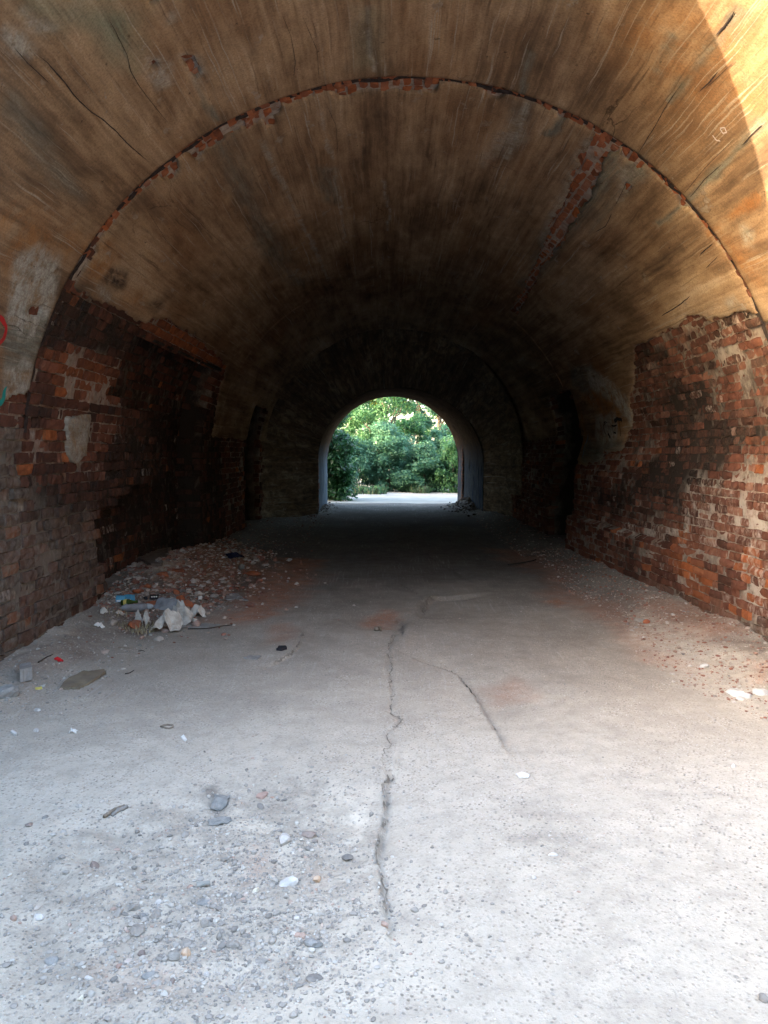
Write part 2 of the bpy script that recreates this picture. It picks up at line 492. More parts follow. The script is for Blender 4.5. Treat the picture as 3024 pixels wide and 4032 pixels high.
def paint(T, Y, chans):
    out = {c: np.zeros(T.shape) for c in chans}
    nz = fbm(T * 3.1, Y * 1.7, 5) * 0.5 + fbm(T * 11, Y * 6, 6) * 0.25
    for ch, P, k, fe in ZONES:
        if ch not in out:
            continue
        lo, hi = P.min(0) - fe * 2.5, P.max(0) + fe * 2.5
        sel = (T > lo[0]) & (T < hi[0]) & (Y > lo[1]) & (Y < hi[1])
        if not sel.any():
            continue
        d = (sdf(P, T[sel], Y[sel]) if len(P) and not isinstance(fe, tuple) else 0) + nz[sel] * fe * 1.6
        out[ch][sel] = np.maximum(out[ch][sel], k * sst(fe, -fe, d))
    for ch, P, k, w in LINES:
        if ch not in out:
            continue
        lo, hi = P.min(0) - w * 3, P.max(0) + w * 3
        sel = (T > lo[0]) & (T < hi[0]) & (Y > lo[1]) & (Y < hi[1])
        if sel.any():
            d = pdist(P, T[sel] + .02 * fbm(T[sel] * 9, Y[sel] * 4, 8), Y[sel]) * (1 + .8 * fbm(T[sel] * 7, Y[sel] * 5, 9))
            out[ch][sel] = np.maximum(out[ch][sel], k * sst(w, w * .35, d))
    return out
LINES = []
def zline(ch, pts, k, w):
    LINES.append((ch, tvp(pts), k, w))
zline('grey', [(2919, 18), (2880, 75), (2840, 130), (2804, 175), (2722, 276), (2648, 377)], 1.0, .055)
zline('grey', [(3022, 469), (2977, 508), (2933, 563), (2893, 603), (2848, 648), (2798, 692), (2764, 727), (2719, 777)], 1.0, .045)
zline('grey', [(2098, 188), (2080, 270), (2062, 345), (2045, 372)], 1.0, .035)
zline('grey', [(2660, 120), (2630, 180), (2600, 260)], .9, .035)
zline('white', [(1447, 0), (1461, 193), (1466, 260)], .7, .02)
zline('grey', [(755, 300), (800, 400), (850, 460)], .9, .03)
zline('white', [(1254, 424), (1302, 617), (1340, 800), (1360, 950)], .7, .02)
zline('white', [(1504, 694), (1533, 829), (1530, 900)], .7, .02)
zline('white', [(1020, 540), (1130, 760), (1230, 960), (1290, 1100)], .7, .03)
zline('grey', [(2230, 455), (2190, 500), (2155, 520)], 1.0, .04)
zline('white', [(2075, 400), (2050, 500), (1995, 610)], .8, .035)
zline('grey', [(2690, 800), (2650, 840), (2600, 870)], 1.0, .03)
zline('orange', [(3000, 760), (2880, 850), (2800, 920)], .8, .05)
zline('soot', [(2690, 970), (2600, 1050), (2540, 1080)], .5, .05)

# plaster: grey cement zones, scars, green algae, rust, whitening, soot
zone("grey", [(2330, 590), (2420, 570), (2460, 640), (2390, 760), (2250, 930), (2130, 1090), (2050, 1120), (2140, 930), (2230, 780)], 1.0, .10)
zone("grey", [(2470, 590), (2560, 610), (2540, 690), (2420, 820), (2330, 920), (2330, 850), (2440, 720)], .8, .10)
zone("grey", [(0, 330), (30, 350), (180, 600), (330, 770), (250, 760), (120, 600), (0, 420)], .75, .10)
zone("grey", [(840, 560), (900, 560), (1060, 860), (1200, 1120), (1130, 1120), (960, 860)], .75, .15)
zone("grey", [(1240, 640), (1310, 650), (1330, 800), (1280, 780)], .8, .08)
zone("grey", [(2010, 380), (2090, 390), (2060, 600), (2000, 640)], .5, .08)
zone("green", [(110, 0), (560, 0), (560, 150), (520, 260), (420, 200), (300, 120)], 1.0, .15)
zone("green", [(1380, 0), (1500, 0), (1490, 260), (1400, 240)], .55, .12)
zone("orange", [(0, 820), (200, 860), (330, 980), (260, 1010), (60, 1010), (0, 1200)], .9, .2)
zone("orange", [(340, 960), (430, 930), (460, 1010), (400, 1130), (330, 1070)], .9, .1)
zone("orange", [(480, 1130), (560, 1150), (560, 1230), (470, 1200)], .8, .1)
zone("orange", [(2830, 930), (3024, 1010), (3024, 1150), (2900, 1060)], .8, .15)
zone("orange", [(2400, 60), (2760, 0), (3024, 0), (3024, 500), (2800, 420), (2500, 350)], .55, .3)
zone("orange", [(2290, 1560), (2400, 1520), (2470, 1640), (2470, 1720), (2380, 1640)], 1.0, .12)
zone("orange", [(2200, 1600), (2280, 1560), (2320, 1800), (2260, 1780)], .7, .1)
zone("white", [(40, 985), (150, 960), (230, 1010), (200, 1180), (130, 1320), (60, 1330), (10, 1230), (20, 1100)], 1.0, .06)
zone("white", [(0, 1450), (80, 1410), (115, 1450), (100, 1580), (30, 1660), (0, 1660)], .9, .06)
zone("grey", [(0, 1290), (120, 1250), (190, 1180), (170, 1350), (100, 1450), (0, 1440)], 1.0, .06)
zone("white", [(0, 95), (60, 110), (120, 180), (100, 200), (40, 170)], 1.0, .05)
zone("white", [(70, 30), (120, 60), (200, 90), (170, 110), (90, 90)], .9, .05)
zone("white", [(650, 40), (680, 20), (680, 60), (640, 100)], .8, .05)
zone("white", [(570, 210), (660, 220), (650, 310), (610, 330), (560, 270)], .8, .05)
zone("white", [(690, 195), (780, 200), (800, 290), (770, 300)], .8, .05)
zone("white", [(370, 1110), (400, 1120), (445, 1170), (420, 1190), (380, 1160)], .9, .05)
zone("white", [(2860, 1180), (2900, 1160), (2920, 1190), (2880, 1210)], 1.0, .05)
zone("white", [(2940, 880), (2990, 900), (2990, 960), (2950, 950)], .9, .05)
zone("white", [(2300, 530), (2360, 540), (2300, 620), (2200, 850), (2140, 960), (2120, 940), (2200, 780)], .6, .06)
zone("white", [(2440, 640), (2560, 660), (2540, 700), (2440, 760)], .6, .07)
zone("white", [(2030, 420), (2080, 430), (2060, 540), (1900, 650), (1890, 600)], .5, .06)
zone("white", [(2310, 1440), (2400, 1490), (2470, 1560), (2500, 1680), (2470, 1640), (2420, 1580), (2330, 1520)], 1.0, .06)
zone("white", [(2350, 1640), (2430, 1620), (2440, 1720), (2390, 1760), (2350, 1720)], .8, .06)
zone("grey", [(2240, 1430), (2330, 1430), (2420, 1570), (2330, 1560), (2260, 1520)], .9, .08)
zone("grey", [(2330, 1740), (2460, 1740), (2480, 1790), (2350, 1830), (2300, 1790)], .9, .06)
zone("soot", [(380, 1100), (430, 1040), (500, 1060), (490, 1130), (440, 1150)], 1.0, .06)
zone("soot", [(560, 1190), (640, 1150), (640, 1210), (590, 1240)], .8, .08)
zone("soot", [(1400, 60), (1500, 60), (1490, 200), (1410, 190)], .5, .1)
zone("soot", [(1000, 1200), (2100, 1200), (2300, 1500), (2200, 1900), (900, 1900), (900, 1450)], .34, 2.0)  # deep vault darkened broadly: soot with the fading daylight painted in
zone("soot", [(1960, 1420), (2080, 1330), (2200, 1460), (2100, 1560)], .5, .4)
ZONES.append(('grey', np.array([(3.5, 3.3), (3.4, 5.4), (6.2, 5.6), (6.2, 3.3)]), 1.0, .25))     # unseen foot of the near ring, cement grey added to neutralise its bounced light
# bricks
zone("soot", [(230, 1090), (560, 1280), (520, 1380), (480, 1400), (250, 1370), (170, 1400), (190, 1250)], .55, .12)
zone("soot", [(100, 1850), (330, 1860), (430, 1900), (400, 2020), (120, 2060)], .5, .15)
zone("soot", [(500, 1600), (640, 1640), (900, 1600), (900, 2200), (420, 2200), (400, 2000), (430, 1800)], .55, .2)
zone("soot", [(2540, 1520), (2700, 1480), (2900, 1580), (2870, 1830), (2760, 1990), (2660, 2060), (2440, 2030), (2350, 1960), (2500, 1850), (2590, 1740)], .62, .42)
zone("soot", [(2500, 1370), (2760, 1270), (3024, 1200), (3024, 1260), (2760, 1360), (2520, 1460)], .62, .25)
zone("soot", [(2500, 1380), (3024, 1230), (3060, 1760), (2700, 1850), (2480, 1800)], .34, .3)
zone("soot", [(2820, 1650), (3024, 1640), (3024, 1760), (2820, 1790)], .5, .1)
zone("soot", [(2480, 2150), (2560, 2130), (2560, 2330), (2490, 2330)], .35, .15)
zone("fresh", [(190, 1390), (300, 1380), (470, 1470), (440, 1560), (330, 1560), (220, 1500)], .55, .08)
zone("fresh", [(165, 1690), (235, 1690), (235, 1742), (165, 1742)], 1.0, .03)
zone("fresh", [(342, 1558), (386, 1560), (386, 1592), (342, 1590)], 1.0, .03)
zone("fresh", [(560, 1270), (640, 1255), (900, 1440), (880, 1470)], .75, .06)
zone("fresh", [(345, 2030), (385, 2040), (395, 2120), (360, 2110)], .7, .05)
zone("fresh", [(2690, 2055), (2750, 2070), (2740, 2160), (2680, 2160)], 1.0, .05)
zone("fresh", [(2910, 2150), (2985, 2160), (2990, 2250), (2920, 2240)], 1.0, .05)
zone("fresh", [(2660, 2180), (2760, 2190), (2830, 2270), (2820, 2390), (2760, 2370)], .85, .08)
zone("fresh", [(2940, 2330), (3024, 2340), (3024, 2380), (2950, 2370)], .9, .05)
zone("fresh", [(2600, 1900), (2650, 1900), (2700, 2000), (2640, 1990)], .4, .1)
zone("fresh", [(2920, 1700), (3024, 1690), (3024, 1740), (2920, 1750)], .6, .06)
zone("lime", [(2720, 1900), (3024, 1870), (3024, 2200), (2700, 2150)], .75, .15)
zone("lime", [(2880, 2000), (3024, 1950), (3024, 2550), (2960, 2480)], .9, .12)
zone("lime", [(2600, 2150), (2760, 2200), (2760, 2430), (2600, 2350)], .45, .15)
zone("lime", [(2780, 1250), (2960, 1200), (3024, 1300), (2900, 1500), (2780, 1350)], .55, .12)
zone("lime", [(250, 1400), (500, 1480), (480, 1600), (250, 1640)], .3, .12)
zone("lime", [(380, 1650), (480, 1650), (490, 1760), (380, 1760)], .5, .06)
zone("lime", [(2480, 2060), (2700, 2060), (2700, 2110), (2480, 2110)], .9, .05)
zone("dirt", [(-80, 1680), (90, 1680), (100, 2640), (-80, 2700)], .9, .05)
zone("dirt", [(90, 1950), (380, 1980), (400, 2120), (430, 2300), (250, 2500), (90, 2600)], .75, .15)
zone("dirt", [(2480, 2280), (2620, 2310), (2860, 2420), (3024, 2470), (3060, 2580), (2860, 2520), (2480, 2320)], .95, .08)
CH_P = ("grey", "green", "orange", "white", "soot")
CH_B = ("soot", "fresh", "lime", "dirt")

# ================================================================== where the plaster has come off
FLOOR_T = TW + 0.35
def polyfloor(pts, sgn, y_far, y_near):
    P = tvp(pts)
    return np.vstack([P, [[sgn * FLOOR_T, y_far], [sgn * FLOOR_T, y_near]]])
H_LEFT = tvp([(228, 1080), (290, 1128), (345, 1155), (400, 1188), (470, 1222), (560, 1272), (600, 1254), (640, 1252), (700, 1282), (760, 1312), (800, 1352), (850, 1392), (892, 1440)])
H_LEFT = np.vstack([[[H_LEFT[0, 0], Y1 - .3]], H_LEFT, [[H_LEFT[-1, 0] - .1, H_LEFT[-1, 1] + .15], [-4.0, 12.6], [-4.6, 12.5], [-FLOOR_T, 12.6], [-FLOOR_T, Y1 - .3]]])
def z2(x, y):
    return (2024 + x / 1.659, 900 + y / 1.659)
H_RIGHT = tvp([z2(*p) for p in [(1659, 500), (1560, 545), (1480, 530), (1300, 590), (1270, 590), (1210, 555), (1120, 555), (1100, 625), (1060, 645), (1010, 650), (960, 700), (860, 740), (775, 770), (782, 860), (785, 1000), (768, 1060), (752, 1100), (772, 1200), (780, 1290), (742, 1330), (730, 1440), (620, 1470), (600, 1510), (520, 1540), (440, 1512), (360, 1545)]])
H_RIGHT = np.vstack([[[H_RIGHT[0, 0], Y1 - .3]], H_RIGHT, [[4.45, 12.75], [FLOOR_T, 12.75], [FLOOR_T, Y1 - .3]]])
H_MAIN = [H_LEFT, H_RIGHT,
          tvp([(2340, 520), (2400, 515), (2425, 575), (2375, 640), (2345, 735), (2305, 790), (2235, 920), (2185, 1000), (2130, 1060), (2085, 1160), (2040, 1230), (2015, 1225), (2080, 1100), (2140, 960), (2165, 900), (2225, 770), (2260, 680), (2300, 590)]),
          tvp([(2493, 612), (2535, 618), (2532, 655), (2498, 675)]),
          tvp([(2462, 715), (2502, 718), (2490, 742), (2456, 778)]),
          tvp([(2680, 785), (2712, 790), (2705, 812), (2672, 812)]),
          tvp([(605, 655), (655, 680), (648, 700), (612, 690)]),
          tvp([(1045, 455), (1085, 465), (1075, 490), (1050, 490)]),
          tvp([(2195, 440), (2235, 448), (2225, 462), (2190, 458)]),
          np.array([(4.2, 12.4), (TW + .4, 12.4), (TW + .4, Y2 + .1), (4.2, Y2 + .1)]),
          np.array([(-4.2, 12.5), (-TW - .4, 12.5), (-TW - .4, Y2 + .1), (-4.2, Y2 + .1)])]
H_ENTR = [tvp([(700, 208), (752, 204), (782, 262), (776, 298), (742, 262)]),
          tvp([(572, 215), (596, 218), (622, 258), (590, 262)]),
          tvp([(938, 175), (962, 180), (962, 214), (944, 210)]),
          tvp([(575, -20), (615, -20), (605, 14), (580, 8)]),
          tvp([(85, 160), (100, 160), (96, 182)]),
          np.array([(-3.55 - .55, Y0 - .1), (-4.15, 4.9), (-4.10, 5.6), (-3.95, Y1 + .1), (-TW - .4, Y1 + .1), (-TW - .4, Y0 - .1)]),
          np.array([(3.45, 5.5), (3.45, Y1 + .1), (TW + .4, Y1 + .1), (TW + .4, 5.75)]),
          tvp([(103, 1205), (155, 1200), (150, 1242), (105, 1240)]),
          ]
# the wider gap of missing plaster along the seam between the two vaults
def seam_gap(t):
    px = np.interp(t, SEAM_T, SEAM_PX)
    g = 0.085 + 0.045 * fbm(t * 4, t * 0, 31)
    for a, b, w in ((1320, 1720, .16), (730, 1085, .18), (620, 665, .2), (1925, 1975, .12), (1100, 1320, .05), (2480, 2540, .10), (340, 620, .05), (200, 340, .11)):
        g = g + w * sst(a - 14, a + 8, px) * sst(b + 14, b - 8, px) * (1 + .35 * fbm(t * 9, t * 0 + 3, 33))
    return g
_sp = [(190, 1180), (230, 1090), (337, 964), (434, 848), (569, 684), (636, 631), (771, 540), (1022, 395), (1301, 328), (1542, 301), (1711, 308), (1913, 335), (2060, 372), (2299, 464), (2400, 510), (2510, 597), (2584, 652), (2703, 772), (2860, 974), (2942, 1093)]
SEAM_T = np.array([tv(*p)[0] for p in _sp]); SEAM_PX = np.array([p[0] for p in _sp], float)
NICHE = tvp([(540, 1312), (700, 1384), (872, 1462)])
NICHE = np.vstack([NICHE, [[-TW - .4, NICHE[-1, 1] + .1]], tvp([(452, 2330), (422, 2230), (401, 2206), (395, 2134), (386, 2074), (374, 2037), (434, 1989), (573, 1899), (636, 1857), (636, 1828), (609, 1744), (603, 1653), (500, 1587), (434, 1551), (476, 1503), (494, 1430), (524, 1346)])])
NICHE[3:5, 0] = -TW - .4
NICHE_R = np.array([(3.45, 12.5), (TW + .4, 12.5), (TW + .4, 14.3), (3.45, 14.3)])
NICHE_L2 = np.array([(-3.5, 15.6), (-TW - .4, 15.6), (-TW - .4, 17.4), (-3.5, 17.4)])
ISLAND = tvp([(258, 1645), (300, 1632), (350, 1632), (345, 1700), (332, 1790), (295, 1832), (265, 1795)])

def m_main(T, Y):
    rag = 0.05 * fbm(T * 4.5, Y * 4.5, 11) + 0.035 * fbm(T * 15, Y * 15, 12)
    d = np.full(T.shape, 9.0)
    for P in H_MAIN:
        lo, hi = P.min(0) - .5, P.max(0) + .5
        s = (T > lo[0]) & (T < hi[0]) & (Y > lo[1]) & (Y < hi[1])
        k = 1.0 if np.ptp(P[:, 1]) > 1.2 or np.ptp(P[:, 0]) > 1.2 else 0.35
        dd = np.full(T.shape, 9.0)
        dd[s] = sdf(P, T[s], Y[s]) + rag[s] * k
        d = np.minimum(d, dd)
    d = np.minimum(d, Y - (Y1 + seam_gap(T)) + .02 * fbm(T * 17, Y * 17, 13))
    for P in (NICHE, NICHE_R, NICHE_L2):
        d = np.minimum(d, sdf(P, T, Y) + rag * .5)
    return d

def m_entr(T, Y):
    rag = 0.04 * fbm(T * 5, Y * 5, 21) + 0.03 * fbm(T * 16, Y * 16, 22)
    d = np.full(T.shape, 9.0)
    for P in H_ENTR:
        k = 1.0 if np.ptp(P[:, 1]) > 1.2 else 0.3
        d = np.minimum(d, sdf(P, T, Y) + rag * k)
    return np.minimum(d, (Y1 - Y) + .012 * fbm(T * 9, Y * 0, 23) - .01)

def shell(name, tn, yn, mf, face, thick, mat, parent, chans, seed, amp=0.012, edge=True):
    T, Y = np.meshgrid(tn, yn, indexing='ij')
    m = mf(T, Y)
    dt, dy = tn[1] - tn[0], yn[1] - yn[0]
    g = gridfaces(*T.shape)
    mfv = m.ravel()
    pos = mfv > 0
    cnt = pos[g].sum(1)
    keep = (cnt >= 2)
    g = g[keep]
    gt, gy = np.gradient(m, dt, dy)
    gg = np.maximum(gt**2 + gy**2, 0.3)
    neg = m < 0
    T = np.where(neg, T + np.clip(-m * gt / gg, -dt * .95, dt * .95), T)
    Y = np.where(neg, Y + np.clip(-m * gy / gg, -dy * .95, dy * .95), Y)
    o = face + amp * fbm(T * 1.1, Y * 1.1, seed) + amp * .35 * fbm(T * 7, Y * 5, seed + 3)
    if not neg.all():
        o = o - 0.012 * sst(0.06, 0.0, m)          # worn, feathered edge
    V = prof(T, Y, o).reshape(-1, 3)
    ch = paint(T, Y, chans)
    used, inv = np.unique(g, return_inverse=True)
    g = inv.reshape(g.shape)
    V = V[used]
    at = {c: a.ravel()[used] for c, a in ch.items()}
    at["tv"] = np.stack([T.ravel()[used], Y.ravel()[used], .37 + .23 * T.ravel()[used] + .31 * Y.ravel()[used]], -1)
    if edge:
        e = rim(g, len(V))
        ev = np.unique(e)
        back = prof(T.ravel()[used][ev], Y.ravel()[used][ev], (o.ravel()[used][ev] - thick))
        mp = np.full(len(V), -1); mp[ev] = len(V) + np.arange(len(ev))
        rq = np.stack([e[:, 1], e[:, 0], mp[e[:, 0]], mp[e[:, 1]]], -1)
        V = np.vstack([V, back])
        for k in at:
            at[k] = np.concatenate([at[k], at[k][ev]])
        if "dirt" in at:
            at["soot"][-len(ev):] = 1.0
        if "grey" in at:
            at["white"][-len(ev):] = np.maximum(at["white"][-len(ev):], .7)
        return mk(name, V, [g, rq], mat, parent, at)
    return mk(name, V, g, mat, parent, at)

# ------------------------------------------------------------------ setting: rampart body that carries the tunnel
def rampart():
    H, X, r2 = 6.2, 60.0, R + 0.75
    V, Q = [], []
    N = 40
    prof2 = [(-r2, -.6), (-r2, ZC)] + [(r2 * math.sin(-PI / 2 + PI * i / N), ZC + r2 * math.cos(-PI / 2 + PI * i / N)) for i in range(1, N)] + [(r2, ZC), (r2, -.6)]
    n = len(prof2)
    def face_with_hole(y, pr):
        """front or back wall of the bank with the arched opening"""
        b = len(V); k = len(pr)
        for x, z in pr:
            V.append((x, y, z))
        for x, z in pr:                      # outer outline, dealt out along the arch
            ang = math.atan2(x, z - ZC)
            if abs(ang) < math.atan2(X, H - ZC):
                V.append((math.tan(ang) * (H - ZC) if abs(ang) < 1.4 else math.copysign(X, ang), y, H))
            else:
                V.append((math.copysign(X, x), y, z))
        for i in range(k - 1):
            Q.append((b + i, b + i + 1, b + k + i + 1, b + k + i))
    pr_in = [(x * (R / r2) if True else x, (z if z < ZC else ZC + (z - ZC) * R / r2)) for x, z in prof2]
    face_with_hole(Y0, pr_in)
    ro = 2.0
    pr_out = [(x * (ro / r2), (z if z < 1.3 else 1.3 + (z - ZC) * ro / r2 if z > ZC else 1.3)) for x, z in prof2]
    face_with_hole(Y3, pr_out)
    b = len(V)
    for y in (Y0 + .02, Y3 - .02):           # sealed outer tube
        for x, z in prof2:
            V.append((x, y, z))
    for i in range(n - 1):
        Q.append((b + i, b + i + 1, b + n + i + 1, b + n + i))
    b = len(V)
    V.extend([(-X, Y0, H), (X, Y0, H), (X, Y3, H), (-X, Y3, H)]); Q.append((b, b + 1, b + 2, b + 3))
    for y, rr, zc2 in ((Y0, R, ZC), (Y3, 2.0, 1.3)):    # annulus sealing lining to outer tube
        b = len(V)
        yy = y + (.02 if y < 10 else -.02)
        for x, z in prof2:
            V.append((x, yy, z))
        for x, z in prof2:
            V.append((x * rr / r2, yy, zc2 + (z - ZC) * rr / r2 if z > ZC else min(z, zc2)))
        for i in range(n - 1):
            Q.append((b + i, b + i + 1, b + n + i + 1, b + n + i))
    o = mk("rampart", V, [np.array(Q)], M_EARTH, smooth=False)
    tag(o, "earth rampart the tunnel runs through", "rampart", kind="structure")
    # unseen bank added left of the portal to shade the near floor
    P = [(-3.5, Y0 - .01), (-3.5, -5.0), (-9, -5.0), (-9, Y0 - .01)]
    V2 = [(x, y, -.3) for x, y in P] + [(x, y, z) for (x, y), z in zip(P, (2.9, 2.5, 2.5, 2.9))]
    Q2 = [(0, 1, 5, 4), (1, 2, 6, 5), (2, 3, 7, 6), (3, 0, 4, 7), (4, 5, 6, 7)]
    o = mk("bank", V2, [np.array(Q2)], M_EARTH, smooth=False)
    tag(o, "unseen earth bank added left of the portal to shade the floor", "bank", kind="structure")
    # added, unseen: banks behind the camera cut the low sky and dim the tunnel
    pts = [(-8, -8), (0, -9), (8, -9), (13, -5), (14, Y0 - .02)]
    V3 = []; Q3 = []
    for x, y in pts:
        dx, dy = x - 2, y - 4; l = math.hypot(dx, dy); dx /= l; dy /= l
        V3 += [(x, y if y > 0 else y, -.3), (x + dx * 3, y + dy * 3 if y < 0 else y, 8.5), (x + dx * 9, y + dy * 9 if y < 0 else y, 8.5), (x + dx * 10, y + dy * 10 if y < 0 else y, -.3)]
    for i in range(len(pts) - 1):
        for j in range(3):
            a = i * 4 + j; Q3.append((a, a + 4, a + 5, a + 1))
    o = mk("bank", V3, [np.array(Q3)], M_EARTH, smooth=False)
    tag(o, "unseen earth bank added opposite the portal to block low sky", "bank", kind="structure")
rampart()

# ------------------------------------------------------------------ vault plaster
EV = empty("entrance_vault", "near ring of ochre plastered vault at the tunnel mouth, sunlit at its right edge", "vault")
TV = empty("tunnel_vault", "long barrel vault of streaked brown plaster behind the cracked arch seam", "vault")
WL = empty("brick_wall", "soot-dark brick wall with a broken niche, beside the rubbish heap", "wall")
WR = empty("brick_wall", "red brick wall streaked with white lime, its lowest bricks orange", "wall")

shell("plaster", np.arange(-TW - .1, TW + .11, .026), np.arange(Y0, Y1 + .03, .026), m_entr, 0.034, 0.065, M_PL, EV, CH_P, 41)
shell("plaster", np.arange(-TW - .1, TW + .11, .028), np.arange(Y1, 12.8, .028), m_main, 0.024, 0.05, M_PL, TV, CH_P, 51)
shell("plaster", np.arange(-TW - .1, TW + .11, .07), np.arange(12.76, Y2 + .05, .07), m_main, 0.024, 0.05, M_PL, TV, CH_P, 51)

# grey plaster scrap still stuck on the left wall
def m_isl(T, Y):
    return -(sdf(ISLAND, T, Y) + .03 * fbm(T * 12, Y * 12, 15))
_l, _h2 = ISLAND.min(0) - .1, ISLAND.max(0) + .1
o = shell("plaster_patch", np.arange(_l[0], _h2[0], .016), np.arange(_l[1], _h2[1], .016), m_isl, 0.03, 0.05, M_PL, WL, CH_P, 61)
o.data.attributes["white"].data.foreach_set("value", np.full(len(o.data.vertices), .85))
o["label"] = "pale grey scrap of plaster"

# ------------------------------------------------------------------ mortar bed and bricks
def m_mort(side, cut):
    def f(T, Y):
        d = np.full(T.shape, 9.0)
        for P in cut:
            d = np.minimum(d, sdf(P, T, Y) - .03)
        return d
    return f

def mortar(parent, tn, yn, cut, exposed, face=-0.020, depth=0.5, seed=71):
    def f(T, Y):
        d = 0.16 - exposed(T, Y)
        for P in cut:
            d = np.minimum(d, sdf(P, T, Y) - .03)
        return d
    return shell("mortar", tn, yn, f, face, depth, M_MO, parent, ("soot", "dirt", "lime"), seed, amp=0.014)

PITCH = 0.0925
def lay(side, y_a, y_b, t_lo, t_hi, seed, PITCH=PITCH):
    """brick positions (arc, depth, height, length) for the courses of one wall; t counted from the floor up"""
    r = np.random.default_rng(seed)
    out = []
    n = int((t_hi - t_lo) / PITCH)
    for c in range(n):
        s = TW + .06 - t_lo - (c + .5) * PITCH
        y = y_a - r.random() * .25
        head = c % 2
        while y < y_b:
            if head:
                L = .126 if r.random() < .82 else .255
            else:
                L = .255 if r.random() < .85 else .126
            L *= 1 + .05 * r.standard_normal()
            out.append((side * s, y + L / 2, PITCH, L)); y += L
    return np.array(out)

def brick_arrays(B, r, depth, wob=1.0, eros=0.0):
    n = len(B)
    a = np.linspace(-.5, .5, 5); b = np.linspace(-.5, .5, 3)
    AA, BB = np.meshgrid(a, b, indexing='ij')
    AA = AA.ravel(); BB = BB.ravel()
    edge = (np.abs(AA) > .49) | (np.abs(BB) > .49)
    corner = (np.abs(AA) > .49) & (np.abs(BB) > .49)
    jt = r.uniform(.007, .015, (n, 1)); jl = r.uniform(.006, .014, (n, 1))
    ht = B[:, 2:3] - jt; ln = B[:, 3:4] - jl
    sg = np.sign(B[:, :1])
    shift = 0.010 * fbm(B[:, 1] * .7, B[:, 0] * 3, 81)[:, None]
    tt = B[:, :1] + shift + r.normal(0, .0025, (n, 1)) + BB * ht * (1 - .05 * corner) + r.normal(0, .0022, (n, 15))
    yy = B[:, 1:2] + AA * ln * (1 - .025 * corner) + r.normal(0, .003, (n, 15))
    tt = tt + (r.normal(0, .012, (n, 1)) * AA * .6)
    er = eros[:, None] if np.ndim(eros) else eros
    base = r.normal(0, .006, (n, 1)) * wob - (r.random((n, 1)) < .07 + .10 * er) * r.uniform(.008, .03, (n, 1)) + (r.random((n, 1)) < .03) * .012
    off = base - edge * r.uniform(.001, .006, (n, 15)) - corner * (r.uniform(0, .5, (n, 15))**3 * .08) + r.normal(0, .0028, (n, 15))
    off = off + AA * r.normal(0, .007, (n, 1)) + BB * r.normal(0, .006, (n, 1)) - er * r.uniform(0, .012, (n, 15))
    idx = np.arange(15).reshape(5, 3)
    per = np.concatenate([idx[:, 0], idx[4, 1:], idx[3::-1, 2], idx[0, 1:2]])
    V1 = prof(tt, yy, off)
    pb = prof(tt[:, per], yy[:, per], off[:, per] - depth[:, None])
    V = np.concatenate([V1, pb], 1)
    q = gridfaces(5, 3)
    k = len(per)
    rq = np.array([[per[i], per[(i + 1) % k], 15 + (i + 1) % k, 15 + i] for i in range(k)])
    return V, np.vstack([q, rq]), tt, yy

def bricks(parent, B, seed, depth=0.10, n_single=300, exposed=None, drop=0.0, tone0=.45, wob=1.0, off=0.0, eros=None, fresh0=0.0, joint=0.0):
    r = np.random.default_rng(seed)
    if drop:
        B = B[r.random(len(B)) > drop]
    dp = np.broadcast_to(np.asarray(depth, float), (len(B),)).copy()
    er = eros(B[:, 0], B[:, 1]) if eros else np.zeros(len(B))
    Bg = B - np.array([0, 0, joint, joint])
    V, q, tt, yy = brick_arrays(Bg, r, dp, wob, er)
    if off:
        nrm = np.zeros_like(V)
        th = np.clip(B[:, 0] / R, -PI / 2, PI / 2)
        nrm[..., 0] = -np.sin(th)[:, None]; nrm[..., 2] = -np.cos(th)[:, None]
        V = V + nrm * off
    ch = paint(B[:, 0], B[:, 1], CH_B)
    tone = np.clip(tone0 + .16 * r.standard_normal(len(B)), 0, 1)
    hot = r.random(len(B)) < .03
    ch["fresh"] = np.clip(ch["fresh"] * r.uniform(.25, 1.0, len(B)) + hot * .7 + fresh0 * r.uniform(.3, 1.0, len(B)), 0, 1)
    ch["soot"] = np.clip(ch["soot"] + r.normal(0, .10, len(B)), 0, 1)
    ch["lime"] = np.clip(ch["lime"] + (r.random(len(B)) < .025) * .8, 0, 1)
    cen = V[:, :15].mean(1)
    px, py, d = proj(cen)
    vis = (px > -20) & (px < 3044) & (py > -20) & (py < 4052) & (d > 1)
    inward = np.stack([-np.sin(np.clip(B[:, 0] / R, -PI / 2, PI / 2)), 0 * B[:, 0], -np.cos(np.clip(B[:, 0] / R, -PI / 2, PI / 2))], -1)
    dirv = CAM - cen
    area = B[:, 2] * B[:, 3] * np.maximum((inward * dirv).sum(1), 0) / np.linalg.norm(dirv, axis=1)**3
    area = area * vis
    if exposed is not None:
        area = area * (exposed(B[:, 0], B[:, 1]) < -.01)
    order = np.argsort(-area)
    single = [i for i in order[:n_single] if area[i] > 0]
    nv = V.shape[1]
    for i in single:
        at = {k: np.full(nv, a[i]) for k, a in ch.items()}; at["tone"] = np.full(nv, tone[i])
        mk("brick", V[i], q, M_BR, parent, at, smooth=False, origin=cen[i])
    rest = np.setdiff1d(np.arange(len(B)), single)
    if len(rest):
        at = {k: np.repeat(a[rest], nv) for k, a in ch.items()}; at["tone"] = np.repeat(tone[rest], nv)
        Q = (q[None] + (np.arange(len(rest)) * nv)[:, None, None]).reshape(-1, 4)
        o = mk("brick", V[rest].reshape(-1, 3), Q, M_BR, parent, at, smooth=False)
        o["kind"] = "stuff"

def inside(P, B):
    return sdf(P, B[:, 0], B[:, 1]) < 0

